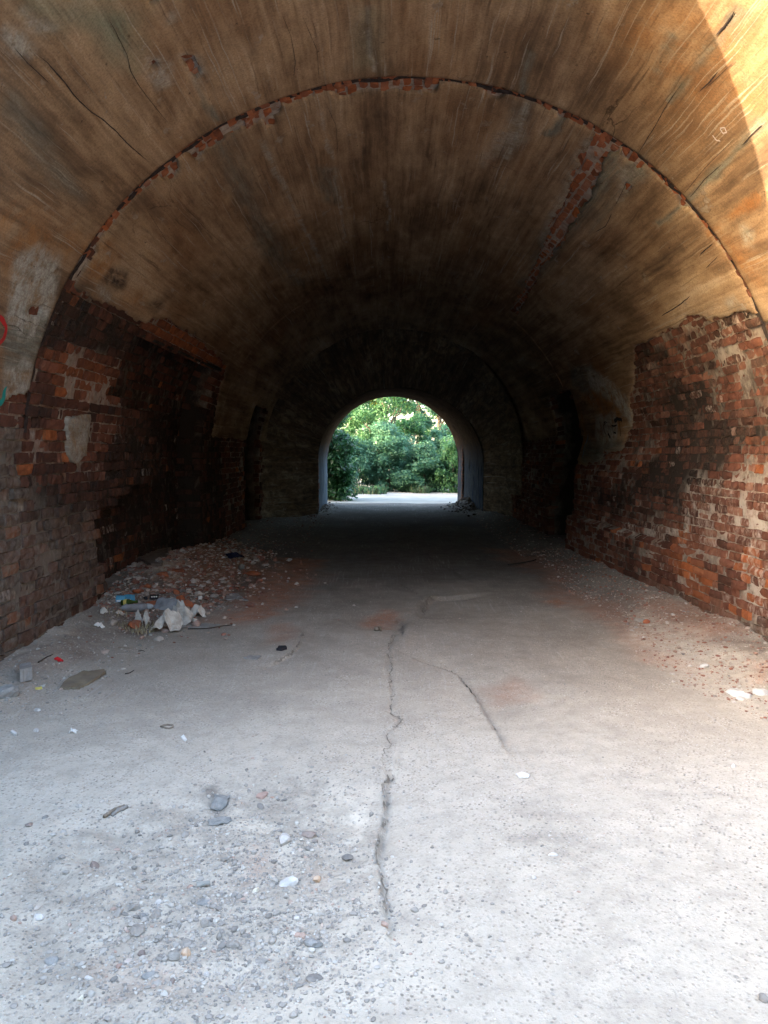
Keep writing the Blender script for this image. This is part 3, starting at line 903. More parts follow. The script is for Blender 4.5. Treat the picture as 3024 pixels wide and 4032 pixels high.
T_TOP = TW - .35      # courses go this far up the wall, measured from the floor along the curve
ex = m_main
er_r = lambda t, y: sst(.3, -.2, t - (TW - .9)) * .6 + .4
# left wall, from the tunnel mouth to the dark end
B = lay(-1, 4.6, Y2, 0, 4.4, 101)
dE = np.where(B[:, 1] < Y1, m_entr(B[:, 0], B[:, 1]), m_main(B[:, 0], B[:, 1]))
inN = inside(NICHE, B) | inside(NICHE_L2, B)
B = B[(dE < .14) & ~inN & (B[:, 0] < -2.72)]
dn = np.minimum(sdf(NICHE, B[:, 0], B[:, 1]), sdf(NICHE_L2, B[:, 0], B[:, 1]))
exl = lambda t, y: np.where(y < Y1, m_entr(t, y), m_main(t, y))
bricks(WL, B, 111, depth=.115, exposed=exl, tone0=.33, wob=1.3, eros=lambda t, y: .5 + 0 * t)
Bj = lay(-1, 6.5, 13.0, 0, 4.2, 102)
_d = sdf(NICHE, Bj[:, 0], Bj[:, 1])
for k_ in (1, 2):
    Bk = Bj[(_d > 0) & (_d < .2)] + np.array([0, .06 * (k_ % 2), 0, 0])
    bricks(WL, Bk, 130 + k_, depth=.115, n_single=0, tone0=.3, wob=.6, off=-.125 * k_)
mortar(WL, np.arange(-TW - .1, -2.6, .03), np.arange(4.5, Y2, .03), [NICHE, NICHE_L2], exl, seed=72)
# back of the left niches
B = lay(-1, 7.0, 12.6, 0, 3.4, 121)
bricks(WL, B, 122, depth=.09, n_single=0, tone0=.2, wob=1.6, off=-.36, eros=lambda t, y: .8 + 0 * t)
_T, _Y = np.meshgrid(np.arange(-TW - .1, -2.7, .08), np.arange(6.9, 18.4, .08), indexing='ij')
def backing(T, Y, off, parent):
    V = prof(T, Y, off + .012 * fbm(T * 3, Y * 3, 77)).reshape(-1, 3)
    c = paint(T, Y, ("soot", "dirt"))
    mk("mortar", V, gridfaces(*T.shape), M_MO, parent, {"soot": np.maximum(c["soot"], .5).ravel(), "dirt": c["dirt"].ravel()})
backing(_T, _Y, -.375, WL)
ny_ = NICHE[np.argsort(NICHE[:3, 1])][:, 1]; nt_ = NICHE[:3, 0][np.argsort(NICHE[:3, 1])]
M_PLANK = mat_simple("sooty_plank", (.055, .050, .045), (.022, .02, .018), 6, .7)
for i in range(4):
    o0, o1 = .0 - .098 * i, -.092 - .098 * i
    yy_ = np.linspace(ny_[0] + .02, ny_[2] - .01, 14)
    tt_ = np.interp(yy_, ny_, nt_[:3]) - .012 - .008 * (i % 2) + .004 * fbm(yy_ * 2, yy_ * 0 + i, 90)
    rows = [prof(tt_, yy_, o0), prof(tt_, yy_, o1), prof(tt_ + .03, yy_, o1), prof(tt_ + .03, yy_, o0)]
    Vp = np.stack(rows, 1).reshape(-1, 3)
    Qp = np.array([[j * 4 + k, j * 4 + (k + 1) % 4, (j + 1) * 4 + (k + 1) % 4, (j + 1) * 4 + k] for j in range(13) for k in range(4)])
    mk("plank", Vp, Qp, M_PLANK, WL, smooth=False)
# right wall
B = lay(1, 4.4, Y2, 0, 4.4, 201, .078)
dE = np.where(B[:, 1] < Y1, m_entr(B[:, 0], B[:, 1]), m_main(B[:, 0], B[:, 1]))
B = B[(dE < .14) & ~inside(NICHE_R, B) & (B[:, 0] > 2.72)]
dn = sdf(NICHE_R, B[:, 0], B[:, 1])
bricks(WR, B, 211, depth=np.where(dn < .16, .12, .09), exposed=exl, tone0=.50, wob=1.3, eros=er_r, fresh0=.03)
mortar(WR, np.arange(2.6, TW + .1, .03), np.arange(4.3, Y2, .03), [NICHE_R], exl, seed=73)
_T, _Y = np.meshgrid(np.arange(2.7, TW + .1, .08), np.arange(12.0, 14.9, .08), indexing='ij')
backing(_T, _Y, -.45, WR)
# brick showing through the vault
def vault_bricks(parent, mf, y_a, y_b, seed, t_lim=3.3):
    r = np.random.default_rng(seed)
    out = []
    for s in np.arange(-t_lim, t_lim, .083):
        y = y_a - r.random() * .12
        while y < y_b:
            L = (.13 if r.random() < .6 else .25) * (1 + .05 * r.standard_normal())
            out.append((s, y + L / 2, .083, L)); y += L
    B = np.array(out)
    B = B[mf(B[:, 0], B[:, 1]) < .07]
    return B
B = vault_bricks(TV, m_main, Y1 - .02, 12.6, 301, 2.72)
bricks(TV, B, 302, depth=.07, exposed=lambda t, y: m_main(t, y) - .03, tone0=.62, wob=.45, fresh0=.6, joint=.011)
tn, yn = np.arange(-2.75, 2.76, .03), np.arange(Y1 - .1, 12.6, .03)
shell("mortar", tn, yn, lambda T, Y: .12 - m_main(T, Y), -0.009, .05, M_MO, TV, ("soot", "dirt", "lime"), 74, amp=.007, edge=False).data.attributes["lime"].data.foreach_set("value", np.full(len(COL.objects[-1].data.vertices), .4))
B = vault_bricks(EV, m_entr, Y0, Y1, 311, 3.25)
bricks(EV, B, 312, depth=.07, exposed=lambda t, y: m_entr(t, y) - .03, tone0=.62, wob=.45, fresh0=.6, joint=.011)
shell("mortar", np.arange(-3.5, 3.4, .03), np.arange(Y0, Y1 + .2, .03), lambda T, Y: .12 - m_entr(T, Y), -0.009, .05, M_MO, EV, ("soot", "dirt", "lime"), 75, amp=.007, edge=False).data.attributes["lime"].data.foreach_set("value", np.full(len(COL.objects[-1].data.vertices), .4))

# ------------------------------------------------------------------ cracks, scars and marks on the plaster
def ribbon(name, pts, width, mat, parent, face, jit=.35, seed=0, taper=True, spacing=.02, label=None):
    P = tvp(pts) if not isinstance(pts, np.ndarray) else pts
    seg = np.concatenate([[0], np.cumsum(np.hypot(*np.diff(P, axis=0).T))])
    n = max(6, int(seg[-1] / spacing))
    s = np.linspace(0, seg[-1], n)
    t = np.interp(s, seg, P[:, 0]); y = np.interp(s, seg, P[:, 1])
    dt, dy = np.gradient(t), np.gradient(y)
    L = np.hypot(dt, dy) + 1e-9
    nt, ny = -dy / L, dt / L
    w = fbm(s * 6, s * 0 + seed, 400 + seed) * width * 2.5 * jit
    t = t + nt * w; y = y + ny * w
    hw = width * .5 * np.clip(1 + 1.1 * jit * fbm(s * 18, s * 0 + seed, 401 + seed), .25, 2)
    if taper:
        hw = hw * np.minimum(1, np.minimum(np.arange(n), np.arange(n)[::-1]) / (n * .18) + .12)
    # shallow trough: two lips and a sunk middle
    rows = []
    for k, o in ((-1.0, .0), (-.55, .001), (0, .001), (.55, .001), (1.0, .0)):
        rows.append(prof(t + nt * hw * k, y + ny * hw * k, face + .012 * fbm(t * 1.1, y * 1.1, 51 if parent is TV else 41) + .004 * fbm(t * 7, y * 5, 54 if parent is TV else 44) + o + .003))
    V = np.stack(rows, 1).reshape(-1, 3)
    o = mk(name, V, gridfaces(n, 5), mat, parent)
    if label:
        o["label"] = label
    return o
cr = [  # pixels, width, material
    ([(120, 185), (171, 227), (231, 296), (268, 347), (296, 380), (343, 421), (389, 449), (440, 495), (500, 560), (574, 620)], .014, M_CRACK, EV),
    ([(393, 18), (440, 102), (486, 194), (500, 259), (532, 315), (602, 407), (653, 470)], .007, M_CRACK, EV),
    ([(37, 165), (90, 230), (180, 310)], .008, M_CRACK, EV),
    ([(2910, 20), (2870, 82), (2838, 118)], .022, M_CRACK, EV),
    ([(2700, 310), (2640, 390), (2590, 480), (2520, 597)], .010, M_CRACK, EV),
    ([(3022, 472), (2977, 514), (2940, 556)], .014, M_CRACK, EV),
    ([(2860, 630), (2790, 690), (2730, 765)], .010, M_CRACK, EV),
    ([(2913, 523), (2798, 638), (2699, 757)], .006, M_CRACK, EV),
    ([(2840, 262), (2800, 312), (2768, 340)], .016, M_CRACK, EV),
    ([(2910, 220), (2850, 275), (2790, 330)], .006, M_CRACK, EV),
    ([(1099, 19), (1138, 116), (1157, 222), (1150, 300)], .005, M_CRACK, EV),
    ([(1186, 39), (1244, 174), (1254, 318)], .005, M_CRACK, EV),
    ([(2419, 827), (2391, 882), (2345, 909)], .012, M_CRACK, TV),
    ([(2430, 800), (2480, 700)], .007, M_CRACK, TV),
    ([(1275, 380), (1320, 480), (1330, 620)], .005, M_CRACK, TV),
    ([(2820, 950), (2770, 990), (2765, 1000)], .018, M_CRACK, TV),
    ([(2840, 1000), (2790, 1050)], .010, M_CRACK, TV),
    ([(2730, 1160), (2670, 1205), (2610, 1240)], .020, M_CRACK, TV),
    ([(2300, 640), (2200, 850), (2090, 1080)], .006, M_CRACK, TV),
    ([(700, 780), (790, 880), (900, 980)], .005, M_CRACK, TV),
    ([(560, 800), (640, 930), (700, 1000)], .004, M_CRACK, TV),
]
for i, (pts, w, m, par) in enumerate(cr):
    ribbon("crack" if m is M_CRACK else "scar", pts, w * (.5 if m is M_CRACK else .65), m, par, .034 if par is EV else .024, .4, i)
_t = np.linspace(-4.3, 4.2, 60)
ribbon("crack", np.c_[_t, np.full(60, Y1 + .055)], .06, M_CRACK, TV, -.006, .35, 55, False)  # dark strip laid in the seam gap, painting in its shadow
# paint marks sprayed on the plaster
M_REDP = mat_simple("red_spray", (.42, .03, .03), (.25, .03, .03), 20, .2)
M_TEAL = mat_simple("teal_spray", (.02, .24, .22), (.03, .16, .15), 20, .2)
M_BLKP = mat_simple("black_spray", (.03, .03, .032), (.02, .02, .02), 20, .2)
M_LILP = mat_simple("lilac_chalk", (.42, .38, .42), (.3, .27, .27), 30, .2)
ribbon("graffiti", [(-45, 1240), (-14, 1246), (2, 1280), (-2, 1322), (-22, 1350), (-45, 1360)], .035, M_REDP, EV, .034, .3, 60, False, label="red sprayed curve")
ribbon("graffiti", [(10, 1516), (-2, 1540), (-6, 1565), (-18, 1588), (-30, 1598)], .05, M_TEAL, EV, .034, .4, 61, label="teal sprayed dash")
def zg(x, y):
    return (2300 + x / 6.38, 1550 + y / 6.38)
for k, (pts, w) in enumerate([([(800, 680), (815, 625), (880, 605), (960, 600), (1000, 635)], .05), ([(905, 640), (930, 720), (945, 850), (960, 980), (975, 1060)], .018),
                              ([(735, 790), (790, 810), (850, 800), (865, 780)], .022), ([(745, 800), (760, 900), (780, 1000)], .010), ([(785, 960), (830, 965), (850, 995)], .024),
                              ([(585, 730), (540, 760), (520, 830), (560, 960), (610, 1040)], .014), ([(540, 720), (590, 700), (630, 720)], .014), ([(650, 1000), (690, 1060), (720, 1110)], .035)]):
    ribbon("graffiti", [zg(*p) for p in pts], w, M_BLKP, TV, .024, .3, 70 + k, False, .012)
ribbon("graffiti", [(2822, 515), (2836, 535), (2852, 538)], .010, M_LILP, EV, .034, .3, 80, False, .01)
ribbon("graffiti", [(2850, 490), (2862, 510), (2880, 505), (2870, 482), (2852, 488)], .010, M_LILP, EV, .034, .3, 81, False, .01)
ribbon("graffiti", [(2325, 1715), (2318, 1760), (2328, 1800)], .05, mat_simple("blue_chalk", (.2, .25, .33), (.06, .07, .09), 30, .2), TV, .024, .6, 82, False, .012)

# ------------------------------------------------------------------ end arch
EA = empty("end_arch", "narrower arch framing the green bushes at the far end, jambs in faded blue grey", "arch")
def arch_pts(hwl, hwr, zc, zt, n=48, zb=-.3):
    """jamb, arc, jamb outline"""
    out = [(-hwl, zb + (zc - zb) * i / 12) for i in range(12)]
    for i in range(n + 1):
        a = -PI / 2 + PI * i / n
        hw = hwl if a < 0 else hwr
        out.append((hw * math.sin(a), zc + (zt - zc) * math.cos(a)))
    out += [(hwr, zc - (zc - zb) * (i + 1) / 12) for i in range(12)]
    return np.array(out)
a_in = arch_pts(1.96, 2.34, 1.35, 3.27); a_out = arch_pts(2.0, 2.0, 1.3, 3.29)
ny = 40
yy = np.linspace(Y2, Y3, ny)
k = ((yy - Y2) / (Y3 - Y2))[:, None, None]
G = a_in[None] * (1 - k) + a_out[None] * k
yg = np.broadcast_to(yy[:, None], G.shape[:2])
al = np.cumsum(np.concatenate([[0], np.hypot(*np.diff(a_in, axis=0).T)]))
alg = np.broadcast_to(al[None], G.shape[:2])
G = G + .03 * fbm(alg * 2, yg * 2, 55)[..., None] * np.array([1, 1])
V = np.stack([G[..., 0], yg, G[..., 1]], -1).reshape(-1, 3)
def mat_endarch():
    n = NT("end_arch_paint")
    v = n.pos()
    z = n.new("ShaderNodeSeparateXYZ"); n.put(z.inputs[0], v)
    a = n.noise(n.map(v, (6, 6, 1.2)), 1.0, 6, .7, .4); b = n.noise(v, 8.0, 5, .7)
    br = n.ramp(b, [(.3, (.028, .018, .013)), (.7, (.075, .048, .032))])
    bl = n.ramp(a, [(.25, (.035, .034, .034)), (.42, (.05, .062, .085)), (.62, (.11, .125, .14)), (.8, (.05, .07, .12))])
    db = n.ramp(a, [(.30, (.010, .010, .011)), (.42, (.028, .032, .042)), (.5, (.065, .068, .072)), (.58, (.022, .03, .055)), (.72, (.05, .05, .05))])
    bl = n.mix(n.rng(z.outputs[0], -.2, .2), bl, db)
    f = n.rng(n.math('ADD', z.outputs[2], n.math('MULTIPLY', b, .8)), 1.55, 2.3, 1, 0)
    col = n.mix(f, br, bl)
    return n.done(col, n.bump(a, .8, .03), .9)
M_EA = mat_endarch()
mk("soffit", V, gridfaces(ny, G.shape[1]), M_EA, EA)
# the vault draws in towards the arch
pi_ = arch_pts(1.96, 2.34, 1.35, 3.27); po = arch_pts(R + .02, R - .12, ZC, ZC + R + .02)
m_ = 26; kk = np.linspace(0, 1, m_); sm = (kk**1.6)[:, None, None]
G = po[None] * (1 - sm) + pi_[None] * sm
al2 = np.cumsum(np.concatenate([[0], np.hypot(*np.diff(po, axis=0).T)])) - 6.0
yg = np.broadcast_to((17.5 + (Y2 + .01 - 17.5) * kk)[:, None], G.shape[:2]); tg = np.broadcast_to(al2[None], G.shape[:2])
G = G * (1 + .012 * fbm(tg * 2, yg * 1.5, 57)[..., None])
V = np.stack([G[..., 0], yg, G[..., 1]], -1).reshape(-1, 3)
z0 = np.zeros(len(V))
mk("end_wall", V, gridfaces(m_, len(po)), M_PL, EA, {"soot": z0 + .75, "grey": z0, "green": z0, "white": z0, "orange": z0, "tv": np.stack([tg.ravel(), yg.ravel(), .37 + .23 * tg.ravel() + .31 * yg.ravel()], -1)})
# bricks bared along the right-hand outer corner and the left inner corner
def corner_bricks(x, y, sx, z0, z1, seed, wd):
    r = np.random.default_rng(seed)
    for i, z in enumerate(np.arange(z0, z1, .088)):
        w = wd * r.uniform(.5, 1.1)
        d = (.012 + .012 * r.random())
        c = np.array([x, y + (w / 2), z])
        xs = (-.05, d) if sx < 0 else (-d, .05)
        bx = np.array([(a, b, e) for a in xs for b in (-w / 2, w / 2) for e in (-.036, .036)]) + r.normal(0, .004, (8, 3))
        f = np.array([[0, 1, 3, 2], [4, 6, 7, 5], [0, 4, 5, 1], [2, 3, 7, 6], [0, 2, 6, 4], [1, 5, 7, 3]])
        at = {"tone": np.full(8, r.uniform(.3, .7)), "fresh": np.full(8, 0.), "soot": np.full(8, .15), "lime": np.full(8, .3), "dirt": np.full(8, .2)}
        mk("brick", bx + c, f, M_BR, EA, at, smooth=False, origin=c)
corner_bricks(2.06, Y3 - 1.0, 1, .15, 1.9, 5, .35)
corner_bricks(-1.97, Y2 + .02, -1, .15, 1.9, 6, .3)

# ================================================================== floor
def pf0(px, py, z=0.0):
    d = ray(px, py); k = (z - CAM[2]) / d[2]
    return np.array([CAM[0] + d[0] * k, d[1] * k])
def pfl(pts):
    return np.array([pf0(*p) for p in pts])
STEP1 = pfl([(1540, 3040), (1508, 3090), (1514, 3180), (1492, 3290), (1478, 3380), (1498, 3430), (1496, 3500), (1512, 3580)])
STEP2 = pfl([(1760, 2640), (1800, 2655), (1850, 2700), (1885, 2755), (1925, 2825), (1955, 2880)])
RIM3 = pfl([(1590, 2490), (1585, 2445), (1560, 2425)])
RIM4 = pfl([(1655, 2405), (1668, 2370), (1700, 2352), (1760, 2352), (1830, 2345)])
EDGE5 = pfl([(1190, 2490), (1178, 2540), (1140, 2580), (1080, 2610)])
CRK = pfl([(1535, 2110), (1560, 2180), (1580, 2240), (1590, 2300), (1640, 2330), (1660, 2360)])
CRK2 = pfl([(1600, 2430), (1560, 2480), (1530, 2560), (1535, 2640), (1550, 2740), (1535, 2800), (1585, 2830), (1530, 2880), (1545, 2920), (1520, 2980), (1530, 3050)])
CRK3 = pfl([(1690, 2180), (1730, 2215), (1790, 2240), (1860, 2290)])
POT = [(pf0(1500, 2440), .38, .45, .03), (pf0(1760, 2400), .55, .6, .02), (pf0(2010, 2750), .55, .7, .02), (pf0(1750, 2260), .6, .8, .015)]
GRAV = pfl([(60, 3420), (300, 3240), (850, 3060), (1250, 3080), (1500, 3230), (1470, 3480), (1480, 3700), (1100, 3830), (700, 3960), (500, 4060), (60, 4060), (60, 3700)])
def side(line, x, y):
    """signed distance to a polyline: sign by the nearest segment's left/right"""
    best = np.full(x.shape, 1e9); sg = np.zeros(x.shape)
    for (ax, ay), (bx, by) in zip(line[:-1], line[1:]):
        ex, ey = bx - ax, by - ay; L = ex * ex + ey * ey
        kk = np.clip(((x - ax) * ex + (y - ay) * ey) / L, 0, 1)
        d = np.hypot(x - ax - kk * ex, y - ay - kk * ey)
        c = np.sign(ex * (y - ay) - ey * (x - ax))
        s = d < best
        best = np.where(s, d, best); sg = np.where(s, c, sg)
    return best, sg
def fz(x, y):
    x = np.asarray(x, float); y = np.asarray(y, float)
    z = .022 * fbm(x * .55, y * .55, 501) + .010 * fbm(x * 2.1, y * 2.1, 502) + .004 * fbm(x * 9, y * 9, 503, 3)
    # steps where the top course has broken away
    for ln, h, fall, lr in ((STEP1, .038, .45, 1), (STEP2, .06, .55, 1), (RIM3, .025, .3, 1), (RIM4, .045, .5, -1), (EDGE5, .022, .35, 1)):
        d, s = side(ln, x, y)
        jag = .012 * fbm(x * 14, y * 14, 510)
        low = (s * lr > 0)
        z = z - np.where(low, h * np.exp(-d / fall * 2.2) * sst(-.004, .016, d + jag), 0)
        z = z + np.where(~low, .12 * h * np.exp(-d / .12), 0)
    for (c, rx, ry, h) in POT:
        q = np.hypot((x - c[0]) / rx, (y - c[1]) / ry) + .25 * fbm(x * 4, y * 4, 520)
        z = z - h * sst(1.15, .45, q)
    for ln, w, h in ((CRK, .018, .015), (CRK2, .016, .014), (CRK3, .02, .015)):
        d = pdist(ln, x + .025 * fbm(x * 12, y * 12, 530), y + .025 * fbm(x * 12, y * 12, 531))
        z = z - h * np.exp(-(d / w)**2)
    g = sst(.12, -.12, sdf(GRAV, x, y) + .15 * fbm(x * 3, y * 3, 540))
    z = z - .02 * g + g * (.024 * fbm(x * 11, y * 11, 541, 3) + .02 * fbm(x * 4, y * 4, 542, 3))
    # debris banked against the walls, and the rubble mound in front of the niche
    z = z + .12 * sst(-2.35, -3.0, x) * sst(3.0, 5.5, y) * (1 + .5 * fbm(x * 3, y * 3, 550))
    xr = R - np.clip(.05 * (y - Y1), 0, .3)
    z = z + .10 * sst(.75, .1, xr - x) * (1 + .6 * fbm(x * 3, y * 3, 551)) * sst(3.0, 5.0, y)
    m = np.exp(-(((x + 2.75) / .62)**2 + ((y - 10.2) / 1.7)**2)) + .75 * np.exp(-(((x + 2.0) / .65)**2 + ((y - 10.9) / 1.2)**2)) * .55 + .5 * np.exp(-(((x + 2.55) / .5)**2 + ((y - 8.2) / .6)**2))
    z = z + .15 * m * (1 + .25 * fbm(x * 4, y * 4, 552)) + .02 * np.minimum(m, 1) * fbm(x * 14, y * 14, 553)
    z = z + .27 * np.exp(-(((x - 2.15) / .45)**2 + ((y - 22.6) / 1.0)**2)) + .12 * np.exp(-(((x + 2.1) / .3)**2 + ((y - 22.5) / 1.5)**2))
    return z
def fzz(x, y):
    return float(fz(np.array([x]), np.array([y]))[0])
def pf(px, py):
    """photo pixel -> point on the uneven floor"""
    z = 0.0
    for _ in range(6):
        p = pf0(px, py, z); z = .5 * z + .5 * fzz(*p)
    p = pf0(px, py, z)
    return np.array([p[0], p[1], fzz(*p)])

FZ = []   # floor tint zones (brick dust, pale fines, dark spots)
def fzone(ch, pts, k, fe):
    FZ.append((ch, pfl(pts), k, fe))
fzone("red", [(850, 2440), (960, 2330), (1100, 2210), (1250, 2210), (1230, 2300), (1080, 2420), (960, 2450)], .95, .25)
fzone("red", [(560, 2260), (780, 2180), (1000, 2200), (1020, 2270), (840, 2340), (620, 2340)], .7, .2)
fzone("red", [(2130, 2290), (2220, 2300), (2420, 2400), (2600, 2520), (2720, 2640), (2560, 2600), (2350, 2450), (2160, 2360)], .6, .18)
fzone("red", [(2150, 2365), (2200, 2350), (2250, 2375), (2190, 2392)], 1.0, .10)
fzone("red", [(1930, 2160), (2080, 2170), (2250, 2260), (2200, 2300), (2020, 2230)], .6, .25)
fzone("red", [(1440, 2420), (1520, 2400), (1570, 2430), (1550, 2470), (1460, 2470)], .9, .12)
fzone("red", [(2500, 2350), (2760, 2430), (2900, 2530), (2760, 2540), (2560, 2450)], .55, .15)
fzone("red", [(1880, 2680), (2050, 2660), (2080, 2740), (1960, 2760)], .45, .12)
fzone("red", [(930, 3340), (1060, 3340), (1080, 3420), (960, 3480)], .75, .07)
fzone("red", [(1200, 3420), (1290, 3430), (1280, 3480), (1210, 3480)], .6, .05)
fzone("red", [(350, 3820), (700, 3760), (720, 3850), (400, 3950)], .28, .1)
fzone("red", [(1060, 2460), (1170, 2440), (1160, 2520), (1060, 2540)], .5, .1)
fzone("red", [(2940, 2620), (3040, 2640), (3040, 2720), (2950, 2700)], .7, .06)
fzone("pale", [(850, 3230), (960, 3210), (1100, 3240), (1180, 3260), (1090, 3340), (960, 3330), (860, 3300)], 1.0, .05)
fzone("pale", [(1240, 3040), (1500, 3100), (1500, 3280), (1480, 3400), (1300, 3400), (1240, 3240)], .7, .06)
fzone("pale", [(1780, 3300), (2180, 3260), (2300, 3500), (2150, 3700), (1800, 3650)], .5, .2)
fzone("pale", [(1300, 3650), (1800, 3560), (1900, 4060), (900, 4060)], .55, .2)
fzone("pale", [(2500, 2420), (3040, 2640), (3040, 2900), (2800, 2740), (2480, 2520)], .55, .15)
fzone("earth", [(380, 2480), (470, 2300), (600, 2170), (900, 2150), (1080, 2200), (1100, 2280), (900, 2400), (700, 2440), (560, 2520)], 1.0, .2)
fzone("earth", [(-50, 2680), (200, 2560), (380, 2480), (440, 2560), (200, 2660), (60, 2760)], .6, .2)
fzone("earth", [(2400, 2330), (2700, 2430), (3060, 2590), (3060, 2640), (2650, 2530), (2350, 2400)], .6, .15)
fzone("pale", [(400, 2240), (620, 2210), (760, 2320), (560, 2330)], .5, .15)
fzone("dark", [(800, 3100), (840, 3090), (880, 3160), (900, 3240), (850, 3250), (840, 3190)], .75, .03)
fzone("pale", [(-900, 2850), (400, 2850), (1500, 2750), (2600, 2850), (4000, 2900), (4000, 4800), (-900, 4800)], .4, .9)  # whole foreground lightened: dust plus entrance light painted into the floor
fzone("dark", [(2000, 3150), (2200, 3150), (2260, 3280), (2100, 3300)], .25, .1)
fzone("dark", [(900, 3440), (980, 3470), (960, 3560), (780, 3560)], .2, .06)
fzone("rough", [(1880, 3280), (2420, 3270), (2420, 3360), (2200, 3390)], .8, .06)
def floor_attrs(x, y):
    out = {c: np.zeros(x.shape) for c in ("red", "pale", "dark", "rough", "earth")}
    nz = fbm(x * 3, y * 3, 561)
    for ch, P, k, fe in FZ:
        lo, hi = P.min(0) - 3 * fe, P.max(0) + 3 * fe
        s = (x > lo[0]) & (x < hi[0]) & (y > lo[1]) & (y < hi[1])
        if s.any():
            out[ch][s] = np.maximum(out[ch][s], k * sst(fe, -fe, sdf(P, x[s], y[s]) + nz[s] * fe * 1.2))
    out["dust"] = sst(12.5, 4.0, y + 1.6 * fbm(x * .8, y * .5, 570) + 1.2 * fbm(x * 3, y * 2, 571))  # dust thins with depth; also carries the tunnel's light falloff as colour
    out["track"] = np.clip((np.exp(-((x - .75 + .15 * fbm(y * .6, y * 0, 580)) / .32)**2) + np.exp(-((x + .85 + .15 * fbm(y * .6, y * 0 + 4, 581)) / .32)**2)) * (.55 + 1.2 * fbm(x * 1.3, y * .7, 582)), 0, 1)
    out["rough"] = np.maximum(out["rough"], sst(.12, -.12, sdf(GRAV, x, y) + .15 * fbm(x * 3, y * 3, 540)))
    for ln, w in ((CRK, .02), (CRK2, .014), (CRK3, .018)):
        d = pdist(ln, x + .025 * fbm(x * 12, y * 12, 530), y + .025 * fbm(x * 12, y * 12, 531))
        out["dark"] = np.maximum(out["dark"], .2 * np.exp(-(d / w)**2) * sst(-.35, .15, fbm(x * 5, y * 5, 532)))
    for ln, h in ((STEP1, 1), (STEP2, 1), (RIM3, 1), (RIM4, -1)):
        d, s = side(ln, x, y)
        out["dark"] = np.maximum(out["dark"], .45 * np.exp(-((d + .012 * fbm(x * 25, y * 25, 533)) / .022)**2) * (.25 + .75 * (s * h > 0)))
    return out
ROAD = empty("road", "dusty worn asphalt roadway running through the tunnel", "road")
ROAD["kind"] = "structure"
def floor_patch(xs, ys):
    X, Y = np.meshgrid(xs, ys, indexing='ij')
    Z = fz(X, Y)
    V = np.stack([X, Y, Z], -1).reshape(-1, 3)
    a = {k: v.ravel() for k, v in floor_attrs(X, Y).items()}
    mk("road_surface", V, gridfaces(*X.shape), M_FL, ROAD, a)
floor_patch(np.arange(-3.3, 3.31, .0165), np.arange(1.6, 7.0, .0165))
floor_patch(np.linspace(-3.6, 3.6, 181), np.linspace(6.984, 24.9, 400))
floor_patch(np.linspace(-6, 6, 61), np.linspace(-10, 1.615, 60))
M_FCR = mat_simple("crack_gap", (.28, .25, .215), (.15, .135, .115), 40, .4)
def floor_crack(line, width, seed, jit=.02, gaps=.0):
    P = np.asarray(line); seg = np.concatenate([[0], np.cumsum(np.hypot(*np.diff(P, axis=0).T))])
    n = int(seg[-1] / .012); q = np.linspace(0, seg[-1], n)
    x = np.interp(q, seg, P[:, 0]); y = np.interp(q, seg, P[:, 1])
    x = x + jit * 1.6 * fbm(q * 7, q * 0 + seed, 801) + jit * .7 * fbm(q * 30, q * 0 + seed, 802)
    y = y + jit * fbm(q * 9, q * 0 + seed, 803)
    dx, dy = np.gradient(x), np.gradient(y); L = np.hypot(dx, dy) + 1e-9
    nx, ny = -dy / L, dx / L
    hw = width * .36 * np.clip(.75 + 1.6 * fbm(q * 16, q * 0 + seed, 804) + .8 * fbm(q * 60, q * 0 + seed, 805), .04, 2.2)
    hw = hw * sst(-.35 + gaps, .0 + gaps, fbm(q * 2.2, q * 0 + seed, 806))
    rows = []
    for k in (-1, 1):
        xx, yy_ = x + nx * hw * k, y + ny * hw * k
        rows.append(np.stack([xx, yy_, fz(xx, yy_) + .004], -1))
    mk("crack", np.stack(rows, 1).reshape(-1, 3), gridfaces(n, 2), M_FCR, ROAD)
floor_crack(CRK, .016, 1); floor_crack(CRK2, .010, 2, .03, .08); floor_crack(CRK3, .014, 3)
floor_crack(STEP1, .016, 4, .022); floor_crack(STEP2, .022, 5, .02); floor_crack(RIM3, .02, 6, .03); floor_crack(RIM4, .03, 7, .04); floor_crack(EDGE5, .012, 8)
# open ground
X, Y = np.meshgrid(np.linspace(-30, 30, 121), np.linspace(24.8, 75, 104), indexing='ij')
Z = .03 * fbm(X * .4, Y * .4, 571) * sst(24.8, 27, Y) - .004 - .02 * sst(25.2, 24.8, Y)
o = mk("dirt_yard", np.stack([X, Y, Z], -1).reshape(-1, 3), gridfaces(*X.shape), M_GRND); tag(o, kind="structure")
o = mk("ground", [(-600, -600, -.16), (600, -600, -.16), (600, 600, -.16), (-600, 600, -.16)], np.array([[0, 1, 2, 3]]), M_GRND); tag(o, kind="structure")

